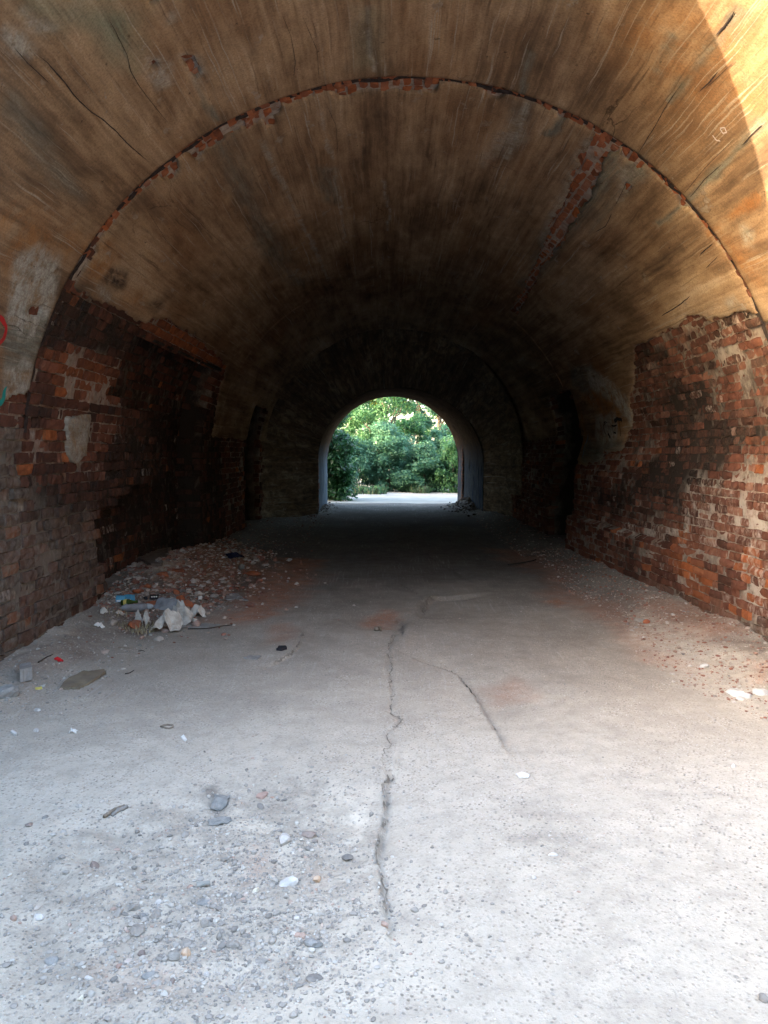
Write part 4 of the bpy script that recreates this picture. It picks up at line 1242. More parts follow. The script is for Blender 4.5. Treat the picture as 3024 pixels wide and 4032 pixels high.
# ================================================================== loose stones
def ico(sub=1):
    bm = bmesh.new(); bmesh.ops.create_icosphere(bm, subdivisions=sub, radius=1)
    bm.verts.index_update()
    bm.verts.ensure_lookup_table()
    v = np.array([x.co[:] for x in bm.verts]); f = np.array([[q.index for q in p.verts] for p in bm.faces]); bm.free()
    return v, f
ICO1, ICO2, ICO3 = ico(1), ico(2), ico(3)
def lump(r, size, base=ICO1, ang=.35, flat=1.0):
    v, f = base
    v = v.copy()
    for _ in range(5):                        # chop facets off so stones read as broken rather than round
        n = r.normal(size=3); n /= np.linalg.norm(n)
        d = v @ n; lim = r.uniform(.45, .85)
        v = v - np.maximum(d - lim, 0)[:, None] * n
    v = v * (1 + ang * .3 * r.standard_normal((len(v), 1)) * .5)
    a = r.uniform(0, 2 * PI); c, s = math.cos(a), math.sin(a)
    v = v * np.array(size) * .5
    v = v @ np.array([[c, -s, 0], [s, c, 0], [0, 0, 1]]).T
    return v, f
def scatter(name, pts, sizes, mat, seed, flat=(.5, .9), sink=.3, kind="stuff", label=None, cat=None, parent=None):
    r = np.random.default_rng(seed)
    bank = [lump(r, (1, r.uniform(.65, 1), r.uniform(*flat))) for _ in range(60)]
    ids = r.integers(0, 60, len(pts))
    z = fz(pts[:, 0], pts[:, 1])
    nv = len(ICO1[0]); Vs = np.empty((len(pts), nv, 3)); a = r.uniform(0, 2 * PI, len(pts))
    for i, (p, s, b) in enumerate(zip(pts, sizes, ids)):
        v = bank[b][0] * s
        c, sn = math.cos(a[i]), math.sin(a[i])
        Vs[i, :, 0] = v[:, 0] * c - v[:, 1] * sn + p[0]; Vs[i, :, 1] = v[:, 0] * sn + v[:, 1] * c + p[1]; Vs[i, :, 2] = v[:, 2] + z[i] + s * (.28 - sink * .5)
    Fc = (ICO1[1][None] + (np.arange(len(pts)) * nv)[:, None, None]).reshape(-1, 3)
    o = mk(name, Vs.reshape(-1, 3), Fc, mat, parent, smooth=False)
    return tag(o, label, cat, kind=kind)
M_GRAV = mat_island("gravel_stone", [(0, (.20, .186, .17)), (.35, (.32, .297, .27)), (.75, (.44, .41, .37)), (.93, (.56, .53, .48)), (1, (.42, .28, .22))])
M_RUB = mat_island("brick_rubble", [(0, (.20, .075, .05)), (.3, (.30, .12, .08)), (.5, (.34, .22, .17)), (.75, (.42, .36, .31)), (.9, (.55, .5, .45)), (1, (.16, .13, .12))])
r_ = np.random.default_rng(77)
def inpoly(P, n, extra=0.0):
    lo, hi = P.min(0) - extra, P.max(0) + extra
    q = r_.uniform(lo, hi, (int(n * 3), 2))
    d = sdf(P, q[:, 0], q[:, 1]) + .22 * fbm(q[:, 0] * 3, q[:, 1] * 3, 600)
    return q[d < extra][:n]
GC = [(600, 3610, .22, 700), (880, 3700, .28, 900), (1180, 3600, .25, 900), (1300, 3700, .22, 600), (720, 3760, .18, 500), (480, 3450, .30, 500), (560, 3330, .30, 500), (1080, 3150, .30, 600), (950, 3430, .16, 450), (1050, 3800, .2, 500), (400, 3820, .22, 350), (560, 3960, .22, 300), (1240, 3330, .14, 350), (780, 3300, .14, 250), (250, 3560, .35, 300)]
cl = np.vstack([r_.normal(0, 1, (n_, 2)) * rr_ + pf0(a_, b_) for a_, b_, rr_, n_ in [(g_[0], g_[1], g_[2], int(g_[3] * 1.3)) for g_ in GC]])
scatter("gravel", cl, np.clip(r_.lognormal(-4.85, .6, len(cl)), .003, .034), M_GRAV, 602, sink=.5)
al_ = np.c_[r_.uniform(-2.7, 2.8, 7000), r_.uniform(1.9, 9.5, 7000)]
scatter("gravel", al_, np.clip(r_.lognormal(-5.3, .5, len(al_)), .002, .018), M_GRAV, 603, sink=.7)
cl = np.vstack([r_.normal(0, 1, (n_, 2)) * np.array([rr_, rr_ * .5]) + pf0(a_, b_) for a_, b_, rr_, n_ in [(2330, 3290, .16, 150), (2060, 3300, .14, 60), (2200, 3370, .1, 50), (2150, 3100, .3, 80), (2780, 3560, .2, 60)]])
scatter("gravel", cl, np.clip(r_.lognormal(-4.9, .45, len(cl)), .004, .02), M_GRAV, 604, sink=.75)
HEAP = pfl([(470, 2440), (560, 2260), (700, 2160), (900, 2150), (1060, 2190), (1080, 2260), (960, 2330), (860, 2390), (640, 2420)])
q = inpoly(HEAP, 5200, .15); q = q[r_.random(len(q)) < np.exp(-np.maximum(0, q[:, 0] + 2.5)**2 * 1.6) * (.35 + .9 * vn(q[:, 0] * 3, q[:, 1] * 3, 612))]; q = np.vstack([q, np.c_[r_.normal(-2.2, .5, 700), r_.normal(9.3, 1.3, 700)]]); scatter("rubble", q, np.clip(r_.lognormal(-3.5, .6, len(q)), .010, .11), M_RUB, 605, (.3, .7))
RST = np.array([(2.05, 6.0), (2.2, 5.0), (2.95, 4.6), (2.95, 6.5), (2.75, 9), (2.7, 12.3), (2.3, 12.3), (2.2, 9), (2.25, 7)])
q = inpoly(RST, 6000, .2); scatter("rubble", q, np.clip(r_.lognormal(-4.35, .6, len(q)), .004, .05), M_RUB, 606, (.3, .7))
q = np.c_[r_.uniform(1.9, 2.95, 900), r_.uniform(12, 20.5, 900)]; scatter("rubble", q, np.clip(r_.lognormal(-3.9, .5, len(q)), .006, .06), M_RUB, 607, (.3, .7))
LST = np.array([(-3.0, 4.6), (-2.2, 4.8), (-2.2, 7.5), (-1.9, 8.4), (-2.9, 8.4), (-3.0, 6)])
q = inpoly(LST, 2400, .15); scatter("rubble", q, np.clip(r_.lognormal(-4.5, .55, len(q)), .004, .045), M_GRAV, 608, (.3, .7))
q = np.c_[r_.uniform(-2.95, -1.6, 900), r_.uniform(12, 20.5, 900)]; scatter("rubble", q, np.clip(r_.lognormal(-3.9, .5, len(q)), .006, .06), M_RUB, 609, (.3, .7))
q = np.c_[r_.normal(2.08, .26, 520), r_.normal(22.3, .9, 520)]; scatter("rubble", q, np.clip(r_.lognormal(-3.1, .45, len(q)), .02, .13), mat_island("dark_clods", [(0, (.06, .045, .038)), (.6, (.13, .095, .08)), (1, (.22, .17, .14))]), 610, (.4, .8))
q = np.c_[r_.normal(-2.0, .2, 250), r_.normal(22.4, 1.0, 250)]; scatter("rubble", q, np.clip(r_.lognormal(-3.3, .45, len(q)), .02, .10), mat_island("dark_clods", [(0, (.06, .045, .038)), (.6, (.13, .095, .08)), (1, (.22, .17, .14))]), 611, (.4, .8))

STONE_M = {"grey": mat_simple("grey_stone", (.38, .352, .32), (.25, .232, .21), 22, .8), "dark": mat_simple("dark_stone", (.27, .255, .235), (.17, .16, .15), 22, .6),
           "pale": mat_simple("pale_stone", (.60, .57, .54), (.42, .39, .37), 22, .6), "blue": mat_simple("bluish_stone", (.33, .325, .315), (.22, .22, .215), 22, .8),
           "brown": mat_simple("brown_stone", (.30, .245, .215), (.2, .165, .15), 22, .6), "pink": mat_simple("pinkish_stone", (.43, .31, .26), (.3, .21, .18), 22, .6),
           "orange": mat_simple("orange_stone", (.55, .33, .19), (.5, .42, .34), 16, .6), "cream": mat_simple("cream_stone", (.68, .63, .52), (.5, .46, .38), 22, .5),
           "brick": mat_simple("broken_brick", (.40, .125, .055), (.25, .075, .04), 18, .6, dirt=.5), "white": mat_simple("white_plaster_chunk", (.66, .64, .61), (.42, .41, .4), 18, .7)}
def stone(px, py, w, h, m, label, cat="stone", name="stone", group=None, seed=None, lift=0.0, base=ICO2):
    """one stone: pixel of its centre on the floor, its width and height in photo pixels"""
    r = np.random.default_rng(int(px * 7 + py * 3) % 99991)
    p = pf(px, py + h * .35)
    dist = p[1] / FV[1]
    if name == "stone":
        w, h = w * .88, h * .88
    if name == "brick_piece":
        w, h = w * 1.3, h * 1.3
    W_ = w / F * dist; H_ = h / F * dist
    D_ = W_ * r.uniform(.6, .9)
    Zh = max(.25 * W_, H_ * .75)
    v, f = lump(r, (W_ * 1.15, D_ * 1.1, Zh * 1.25), base, .3)
    v = v @ np.array(Matrix.Rotation(r.normal(0, .12), 3, 'X')).T
    p[2] += Zh * (.25 if name != "stone" else .13) + lift
    o = mk(name, v + p, f, STONE_M[m], None, smooth=False, origin=p)
    return tag(o, label, cat, group)
G1 = "stones loose in the foreground gravel"
for a in [(1123, 3286, 82, 76, "pale", "pale angular rock beside the bright dust patch"), (1217, 3278, 76, 36, "brown", "flat brown stone touching the pale angular rock"),
          (1027, 3168, 52, 26, "dark", "dark flat stone below the tan stone"), (1032, 3122, 58, 36, "pink", "tan pink stone above the dark flat one"),
          (612, 3589, 62, 56, "grey", "upper right rock of the tight grey stone cluster"), (540, 3645, 96, 70, "grey", "broadest rock of the tight grey stone cluster"),
          (560, 3600, 46, 40, "blue", "small bluish rock wedged inside the grey cluster"), (525, 3566, 62, 40, "grey", "topmost rock of the tight grey stone cluster"),
          (463, 3587, 64, 34, "grey", "flat grey stone left of the tight cluster"), (625, 3545, 36, 28, "pale", "small pale stone above the grey cluster"),
          (733, 3705, 62, 44, "grey", "grey stone resting against the orange rock"), (734, 3738, 56, 50, "orange", "cream and orange rock in the gravel"),
          (685, 3752, 58, 66, "grey", "upright grey stone left of the orange rock"), (805, 3541, 70, 28, "blue", "flat bluish stone lying in the gravel"),
          (352, 3843, 46, 40, "pale", "pale block of the two stones near the bottom edge"), (321, 3866, 42, 38, "grey", "grey stone next to the pale block near the bottom"),
          (583, 3826, 60, 38, "blue", "blue grey stone below the orange rock"), (468, 3797, 44, 28, "pink", "pinkish stone left of the blue grey one"),
          (318, 3924, 36, 30, "cream", "cream pebble lowest in the picture"), (154, 3602, 50, 34, "pale", "lone pale stone at the gravel's left edge"),
          (202, 3773, 62, 36, "blue", "bluish stone with a dark shadow at lower left"), (371, 3397, 56, 40, "brown", "brownish stone alone at the upper left gravel"),
          (174, 3213, 32, 18, "dark", "black oval stone alone on the smooth dust"), (116, 3242, 46, 18, "brown", "long brown stone left of the black oval one"),
          (916, 3710, 62, 42, "grey", "grey stone right of the orange rock"), (1239, 3845, 76, 28, "dark", "dark flat slab set in the pale lower surface"),
          (1369, 3370, 62, 26, "dark", "dark stone sunk beside the broken asphalt step"), (1138, 3459, 92, 54, "white", "chalky white lump set in the gravel"),
          (1246, 3454, 50, 40, "orange", "rounded orange stone right of the chalky lump"), (805, 3623, 40, 70, "grey", "narrow upright grey stone in mid gravel"),
          (884, 3380, 44, 34, "grey", "grey stone left of the orange dust"), (1008, 3500, 36, 30, "cream", "yellowish pebble below the orange dust"),
          (730, 3280, 44, 30, "grey", "grey stone left of the grey rag"), (560, 3745, 40, 30, "brown", "brown stone below the grey cluster"),
          (1090, 3590, 40, 30, "grey", "grey stone below the chalky lump"), (1170, 3610, 34, 24, "pale", "pale stone at the gravel's right side"),
          (960, 3660, 46, 26, "grey", "flat grey stone right of the upright one"), (680, 3857, 40, 20, "brown", "reddish brown stone at the lower gravel edge"),
          (815, 3830, 36, 26, "pale", "pale pebble low in the gravel"), (1030, 3780, 60, 30, "grey", "grey stone at the gravel's lower border"),
          (1235, 3700, 90, 44, "blue", "large bluish slab flush with the gravel"), (450, 3850, 40, 22, "dark", "dark pebble near the bottom left")]:
    stone(*a[:5], a[5], "stone", "stone", G1)
G2 = "pale bits scattered on the open asphalt"
for a in [(2175, 3357, 46, 24, "white", "flat white stone among chips in mid asphalt"), (2102, 3451, 30, 22, "pale", "round pale pebble on the bright asphalt"),
          (2887, 3010, 20, 26, "white", "bright white pebble toward the right edge"), (1854, 3699, 26, 18, "dark", "small dark pebble on the brightest asphalt"),
          (3007, 3920, 54, 46, "dark", "dark stone cut by the lower right edge")]:
    stone(*a[:5], a[5], "stone", "stone", G2)
G3 = "plaster lumps fallen by the right wall"
for a in [(2904, 2723, 90, 36, "white", "longest white plaster lump by the right wall"), (2992, 2720, 64, 32, "white", "white plaster lump nearest the right edge"),
          (2775, 2620, 40, 24, "white", "small white lump alone before the right wall"), (2914, 2746, 42, 18, "white", "thin white lump in front of the longest one"),
          (2945, 2735, 40, 28, "white", "knobbly white lump between the two large ones"), 
          (2532, 2440, 60, 24, "grey", "flat grey crust lump at the wall foot"), (2548, 2445, 30, 24, "brick", "small orange brick crumb by the crust")]:
    stone(*a[:5], a[5], "plaster lump", "plaster_lump", G3)
G4 = "broken bricks in the rubbish heap"
for a in [(588, 2374, 52, 26, "brick", "orange brick piece behind the grey rolled bag"), (739, 2375, 34, 38, "brick", "upright orange brick piece above the pale sheets"),
          (712, 2352, 30, 24, "brick", "smaller brick piece just above the upright one"), (695, 2329, 28, 22, "brick", "round red brick piece high on the heap"),
          (529, 2459, 48, 36, "brick", "orange brick piece in front of the torn strips"), (580, 2305, 28, 18, "brick", "dull brick piece above the black pack"),
          (772, 2456, 34, 28, "pink", "pinkish brick piece at the foot of the tall folded sheet"), (695, 2244, 46, 16, "brick", "long red brick sliver on the upper heap"),
          (992, 2258, 62, 20, "brick", "dark red brick lump at the heap's far end"), (614, 2476, 34, 18, "pink", "faded brick piece below the white sheet"),
          (648, 2482, 30, 16, "pink", "second faded brick piece, under the white sheet's corner"), (640, 2262, 60, 16, "brick", "thin red brick row half buried in rubble"),
          (547, 2327, 36, 16, "brick", "flat dusty brick piece by the niche edge")]:
    stone(*a[:5], a[5], "brick piece", "brick_piece", G4)
stone(626, 2507, 44, 38, "grey", "rounded grey rock in front of the rubbish heap", "stone")
stone(558, 2507, 28, 26, "pink", "pinkish stone beside the rounded grey rock", "stone")
stone(880, 2192, 26, 20, "pale", "pale stone left of the dark blue bag", "stone")
stone(18, 2712, 108, 74, "blue", "blue grey concrete chunk cut by the left edge", "concrete chunk", "concrete_chunk", base=ICO3)
stone(28, 2752, 24, 18, "grey", "small grey stone under the concrete chunk", "stone")
stone(146, 2790, 36, 22, "pale", "pale pebble on the dust right of the concrete chunk", "stone")
stone(143, 2872, 34, 20, "pale", "pale pebble on the open dust at the left", "stone")
stone(494, 2540, 20, 12, "pale", "pale pebble beside the dry pale twig", "stone")
stone(170, 2698, 20, 14, "white", "white lump next to the yellow stub", "stone")
# squared grey block
def slab(name, corners_px, th, mat, label, cat, group=None, seed=0, lift=0.0, warp=.004, sub=6, tilt=0.0):
    """flat thing lying on the floor: outline in photo pixels, real thickness; edges broken"""
    r = np.random.default_rng(seed)
    P = np.array([pf(*c)[:2] for c in corners_px])
    out = []
    for a, b in zip(P, np.roll(P, -1, 0)):
        for i in range(sub):
            out.append(a + (b - a) * i / sub)
    P = np.array(out)
    e = np.ptp(P, axis=0).max()
    P = P + r.normal(0, e * .012, P.shape)
    c = P.mean(0); n = len(P)
    z0 = float(np.mean(fz(P[:, 0], P[:, 1]))) + lift
    rings = []
    for k_ in (0.0, .5, 1.0):
        q = c + (P - c) * k_
        zt = z0 + th + warp * fbm(q[:, 0] * 14, q[:, 1] * 14, seed + 9) * 3 + tilt * (q[:, 1] - c[1])
        rings.append(np.c_[q, zt])
    low = rings[2].copy(); low[:, 2] -= th; low[:, 2] = np.maximum(low[:, 2], low[:, 2])
    V = np.vstack([rings[0][:1], rings[1], rings[2], low])
    tri = np.array([[0, 1 + i, 1 + (i + 1) % n] for i in range(n)])
    q1 = np.array([[1 + i, 1 + n + i, 1 + n + (i + 1) % n, 1 + (i + 1) % n] for i in range(n)])
    q2 = q1 + n; q2 = np.array([[1 + n + i, 1 + 2 * n + i, 1 + 2 * n + (i + 1) % n, 1 + n + (i + 1) % n] for i in range(n)])
    o = mk(name, V, [tri, q1, q2], mat, None, smooth=False, origin=(c[0], c[1], z0))
    return tag(o, label, cat, group)
M_CARD = mat_simple("damp_cardboard", (.26, .215, .155), (.17, .14, .10), 9, .3, dirt=.6)
M_CONC = mat_simple("grey_concrete", (.33, .325, .32), (.22, .215, .21), 14, .5, dirt=.4)
M_DARK = mat_simple("dark_rubber", (.04, .04, .045), (.025, .025, .03), 30, .3, .6)
M_PAPER = mat_simple("soiled_paper", (.60, .57, .52), (.44, .40, .35), 16, .35, .8, dirt=.45)
M_GBAG = mat_simple("grey_plastic_bag", (.28, .295, .32), (.17, .18, .2), 10, .4, .5, dirt=.3)
M_BLUE = mat_simple("blue_card", (.10, .38, .58), (.07, .26, .42), 20, .2, .5, dirt=.25)
M_NAVY = mat_simple("dark_blue_plastic", (.02, .022, .045), (.012, .013, .025), 14, .4, .45)
M_REDW = mat_simple("red_foil", (.55, .03, .03), (.34, .02, .03), 30, .3, .4)
M_YEL = mat_simple("yellow_plastic", (.62, .52, .16), (.5, .42, .12), 30, .2, .5)
M_WHT = mat_simple("white_plastic", (.72, .71, .69), (.58, .57, .55), 30, .2, .5)
M_TWIG = mat_simple("dry_twig", (.30, .25, .20), (.17, .14, .11), 40, .4)
M_DTWIG = mat_simple("dark_twig", (.07, .06, .055), (.04, .035, .03), 40, .4)
M_RAG = mat_simple("dark_rag", (.31, .30, .285), (.17, .175, .17), 25, .8)
M_STRAW = mat_island("dry_straw", [(0, (.34, .27, .14)), (.6, (.44, .37, .22)), (1, (.24, .2, .12))])
slab("cardboard_sheet", [(232, 2714), (275, 2680), (330, 2655), (418, 2646), (412, 2662), (345, 2700), (310, 2714), (268, 2716)], .018, M_CARD, "brown damp cardboard sheet lying on the dust by the left wall", "cardboard", seed=3, lift=.004, tilt=.02)
slab("concrete_block", [(80, 2692), (128, 2684), (122, 2652), (78, 2655)], .09, M_CONC, "squared grey concrete block by the left wall foot", "block", seed=4)
slab("cement_slab", [(545, 2226), (605, 2198), (672, 2186), (664, 2206), (640, 2228), (590, 2236)], .07, mat_simple("earthy_slab", (.22, .165, .135), (.13, .095, .08), 16, .7), "earth-brown slab half buried at the back of the heap", "slab", seed=5, lift=-.02)
slab("fibre_sheet", [(885, 2362), (892, 2340), (930, 2340), (945, 2352), (915, 2365)], .014, M_CONC, "larger grey sheet piece at the heap's right foot", "sheet", seed=6)
slab("fibre_sheet", [(930, 2360), (948, 2350), (978, 2368), (962, 2366)], .012, M_CONC, "thin grey sheet piece beside the larger grey sheet", "sheet", seed=7)
slab("flat_board", [(712, 2472), (760, 2462), (868, 2462), (820, 2475), (756, 2476)], .010, mat_simple("dusty_board", (.3, .285, .27), (.22, .21, .2), 10, .3), "thin dusty board in front of the white sheets", "board", seed=8, lift=.004)
slab("rubber_plate", [(1088, 2562), (1098, 2553), (1126, 2553), (1130, 2559), (1108, 2564)], .022, M_DARK, "small black oval plate lying on the asphalt", "plate", seed=9)
slab("slate_piece", [(960, 2594), (982, 2584), (1030, 2584), (1012, 2598)], .010, M_CONC, "flat grey slate piece on the asphalt, left of the black plate", "slate", seed=10)
slab("chip", [(774, 3488), (826, 3484), (828, 3493), (776, 3497)], .006, mat_simple("grey_chip", (.3, .3, .28), (.22, .22, .2), 20, .3), "narrow grey wooden chip lying in the gravel", "chip", seed=11, lift=.008)
slab("paper_scrap", [(2030, 3052), (2056, 3048), (2086, 3058), (2078, 3068), (2044, 3064)], .004, M_WHT, "bright white paper scrap on the open asphalt", "paper", seed=12, lift=.003)
slab("paper_scrap", [(1126, 2208), (1140, 2202), (1150, 2206), (1140, 2212)], .012, M_WHT, "white scrap on the dark asphalt past the heap", "paper", seed=13, lift=.003)
slab("cigarette_end", [(42, 2886), (48, 2880), (68, 2896), (62, 2902)], .014, M_WHT, "white cigarette end on the dust at the left edge", "cigarette end", seed=14, sub=2)
slab("plastic_stub", [(139, 2711), (165, 2709), (166, 2714), (140, 2716)], .010, M_YEL, "yellow plastic stub beside the concrete block", "stub", seed=15, sub=2)
slab("straw_tube", [(712, 2908), (722, 2902), (738, 2914), (728, 2920)], .008, M_WHT, "white splinter on the grey asphalt", "splinter", seed=16, sub=2)

def crumple(name, px, py, w, h, mat, label, cat, seed, fold=.5, n=11, group=None, lift=0.0, peak=1.0, asp=.8):
    """creased sheet that stands up in folds: a real, thick-edged surface"""
    r = np.random.default_rng(seed)
    p = pf(px, py + h * .4)
    dist = p[1] / FV[1]
    W_, H_ = w / F * dist, h / F * dist
    u, v = np.meshgrid(np.linspace(-.5, .5, n), np.linspace(-.5, .5, n), indexing='ij')
    z = 0 * u
    for k_ in range(4):                       # ridges of a sheet that was folded and dropped
        a = r.uniform(0, PI); c = r.uniform(-.28, .28); wd = r.uniform(.18, .42)
        al_ = -u * math.sin(a) + v * math.cos(a)
        z = np.maximum(z, r.uniform(.35, 1.0) * np.clip(1 - np.abs(u * math.cos(a) + v * math.sin(a) - c) / wd, 0, 1) * (1 - .5 * np.abs(al_ - r.uniform(-.3, .3))))
    z = z / (z.max() + 1e-6) + r.uniform(-.05, .05, z.shape)
    rd = np.hypot(u, v) * 2
    out = 1 - .22 * r.random() * (np.abs(fbm(u * 5 + seed, v * 5, 700)) > .2)
    z = np.maximum(z * (1 - .35 * np.clip(rd, 0, 1.2)**3), 0) * H_ * 1.1 * peak
    a = r.uniform(-.4, .4); c, s = math.cos(a), math.sin(a)
    x = (u * c - v * s) * W_ * (1 + .25 * fbm(u * 4, v * 4, 701 + seed)) * out
    y = (u * s + v * c) * W_ * asp * (1 + .25 * fbm(u * 4, v * 4, 702 + seed))
    X_, Y_ = x + p[0], y + p[1]
    base = fz(X_, Y_)
    V = np.stack([X_, Y_, base + z + .006 + lift], -1).reshape(-1, 3)
    V2 = V - np.array([0, 0, .004])
    g = gridfaces(n, n); e = rim(g, n * n); m = n * n
    Q = np.vstack([g, g[:, ::-1] + m, np.stack([e[:, 1], e[:, 0], e[:, 0] + m, e[:, 1] + m], -1)])
    o = mk(name, np.vstack([V, V2]), Q, mat, None, smooth=False, origin=tuple(p))
    return tag(o, label, cat, group)
crumple("paper_sheet", 655, 2455, 112, 74, M_PAPER, "largest crumpled white sheet at the front of the rubbish heap", "paper", 21, peak=1.1)
crumple("paper_sheet", 722, 2430, 84, 72, M_PAPER, "tall folded white sheet right of the largest one", "paper", 22, peak=1.3)
crumple("paper_sheet", 780, 2408, 60, 42, M_PAPER, "creased pale sheet at the heap's right end", "paper", 23)
crumple("paper_strip", 544, 2436, 26, 42, M_PAPER, "left torn pale strip standing in the heap", "paper", 24, peak=1.2)
crumple("paper_strip", 576, 2444, 30, 46, M_PAPER, "right torn pale strip standing in the heap", "paper", 25, peak=1.2)
crumple("plastic_sheet", 669, 2380, 104, 38, M_GBAG, "bulging blue grey plastic sheet behind the white sheets", "plastic sheet", 26)
crumple("plastic_bag", 923, 2192, 64, 22, M_NAVY, "dark blue plastic bag at the heap's far end", "bag", 27)
crumple("plastic_scrap", 409, 2405, 28, 22, M_PAPER, "lilac-white plastic scrap against the left wall foot", "plastic", 28)
crumple("plastic_scrap", 472, 2413, 32, 10, M_PAPER, "flat whitish plastic scrap left of the rolled bag", "plastic", 29)
crumple("foil_wrapper", 231, 2598, 30, 12, M_REDW, "red foil wrapper on the dust by the left wall", "wrapper", 30)
crumple("foil_wrapper", 288, 2878, 30, 18, M_WHT, "small whitish wrapper on the dust below the cardboard", "wrapper", 31)
crumple("rag", 868, 3150, 64, 34, M_RAG, "grey crumpled rag end nearest the tan stone", "rag", 32, asp=1.6, peak=.35)
crumple("rag", 866, 3220, 92, 36, M_RAG, "grey crumpled rag just above the bright dust patch", "rag", 33, asp=.7, peak=.35)
crumple("plastic_scrap", 392, 2462, 34, 18, M_WHT, "ribbed white plastic scrap at the wall foot", "plastic", 34)

def box_at(name, px, py, w, h, mat, label, cat, rz, seed=0, depth=.7, parent=None, group=None, lift=0.0):
    r = np.random.default_rng(seed)
    p = pf(px, py + h * .5); dist = p[1] / FV[1]
    W_, H_ = w / F * dist, h / F * dist
    bm = bmesh.new(); bmesh.ops.create_cube(bm, size=1)
    bmesh.ops.bevel(bm, geom=bm.edges[:], offset=.06, segments=1, affect='EDGES')
    bm.verts.index_update()
    v = np.array([x.co[:] for x in bm.verts]); fs = [[q.index for q in f_.verts] for f_ in bm.faces]; bm.free()
    v = v * np.array([W_, W_ * depth, H_]) + np.array([0, 0, H_ / 2 + lift])
    v = v + r.normal(0, .002, v.shape)
    c, s = math.cos(rz), math.sin(rz)
    v = v @ np.array([[c, -s, 0], [s, c, 0], [0, 0, 1]]).T
    t3 = [f_ for f_ in fs if len(f_) == 3]; t4 = [f_ for f_ in fs if len(f_) == 4]
    o = mk(name, v + p, [np.array(t3), np.array(t4)], mat, parent, smooth=False, origin=tuple(p))
    if parent is None:
        tag(o, label, cat, group)
    return o, p, (W_, W_ * depth, H_)
def strip_on(o, p, dims, rz, mat, name, fr, zf):
    """printed band on a carton: a thin plate just proud of its front"""
    W_, D_, H_ = dims
    v = np.array([(a * W_ * fr[0] + fr[1] * W_, -D_ / 2 - .0025 + b * .001, H_ * (zf[0] + (zf[1] - zf[0]) * e)) for a in (-.5, .5) for b in (0, 1) for e in (0, 1)])
    c, s = math.cos(rz), math.sin(rz)
    v = v @ np.array([[c, -s, 0], [s, c, 0], [0, 0, 1]]).T
    f = np.array([[0, 1, 3, 2], [4, 6, 7, 5], [0, 4, 5, 1], [2, 3, 7, 6], [0, 2, 6, 4], [1, 5, 7, 3]])
    b = mk(name, v, f, mat, o, smooth=False)
    return b
for (px, py, w, h, lab, rz, sd) in [(476, 2362, 36, 24, "left of two small blue cartons by the niche edge", .2, 1), (510, 2358, 36, 24, "right of two small blue cartons by the niche edge", -.25, 2)]:
    o, p, dm = box_at("carton", px, py, w, h, M_BLUE, lab, "carton", rz, sd, group="blue cartons in the rubbish heap", lift=.012)
    strip_on(o, p, dm, rz, M_WHT, "label_band", (.8, 0), (.35, .6))
o, p, dm = box_at("cigarette_pack", 607, 2350, 34, 15, M_DARK, "black pack with pale bars on the rubbish heap", "pack", .3, 3, .9)
for i in range(3):
    strip_on(o, p, dm, .3, M_WHT, "pale_bar", (.18, -.25 + .25 * i), (.55, .9))
box_at("plastic_scrap", 788, 2357, 14, 13, M_WHT, "small white plastic piece on the right of the heap", "plastic", .5, 4, lift=.01)
def lathe(name, prof_, n, mat, parent=None, origin=None, rot=None):
    V = []; Q = []
    for (rr, zz) in prof_:
        for i in range(n):
            a = 2 * PI * i / n
            V.append((rr * math.cos(a), rr * math.sin(a), zz))
    for k_ in range(len(prof_) - 1):
        for i in range(n):
            Q.append((k_ * n + i, k_ * n + (i + 1) % n, (k_ + 1) * n + (i + 1) % n, (k_ + 1) * n + i))
    V = np.array(V)
    if rot is not None:
        V = V @ np.array(rot).T
    o = mk(name, V, np.array(Q), mat, parent)
    if origin is not None:
        o.location = origin
    return o
# rolled grey bag with taped end, lying across the heap
def tube(name, pts, rad, mat, n=8, parent=None, wob=0.0, seed=0):
    P = np.array(pts, float); m = len(P)
    rad = np.broadcast_to(np.asarray(rad, float), (m,))
    T_ = np.gradient(P, axis=0); T_ /= np.linalg.norm(T_, axis=1)[:, None] + 1e-9
    up = np.array([0, 0, 1.0]); V = []
    for i in range(m):
        a = np.cross(T_[i], up); a = a / (np.linalg.norm(a) + 1e-9) if np.linalg.norm(a) > .05 else np.array([1., 0, 0])
        b = np.cross(a, T_[i])
        for k_ in range(n):
            q = 2 * PI * k_ / n
            rr = rad[i] * (1 + wob * float(fbm(np.array([i * .9]), np.array([k_ * .8 + seed]), 720 + seed)[0]))
            V.append(P[i] + rr * (math.cos(q) * a + math.sin(q) * b))
    Q = [[i * n + k_, i * n + (k_ + 1) % n, (i + 1) * n + (k_ + 1) % n, (i + 1) * n + k_] for i in range(m - 1) for k_ in range(n)]
    caps = [[0 * n + k_ for k_ in range(n)][::-1], [(m - 1) * n + k_ for k_ in range(n)]]
    c = P.mean(0)
    return mk(name, np.array(V), [np.array(Q), np.array(caps)], mat, parent, origin=None if parent else tuple(c))
def line_on_floor(pxs, lift, n=14):
    P = np.array([pf(*q_) for q_ in pxs]); s = np.linspace(0, len(P) - 1, n)
    out = np.stack([np.interp(s, np.arange(len(P)), P[:, i]) for i in range(3)], -1)
    out[:, 2] = fz(out[:, 0], out[:, 1]) + lift
    return out
L = line_on_floor([(478, 2412), (520, 2408), (570, 2404), (604, 2402)], .035, 18)
rad = .034 * np.array([.3, .8, 1.1, 1.2, 1.15, 1.2, 1.25, 1.2, 1.25, 1.2, 1.1, 1.1, 1.0, .9, .8, .7, .6, .4])
o = tube("rolled_bag", L, rad, M_GBAG, 10, wob=.5, seed=2); tag(o, "long grey rolled plastic bag lying across the rubbish heap", "bag")
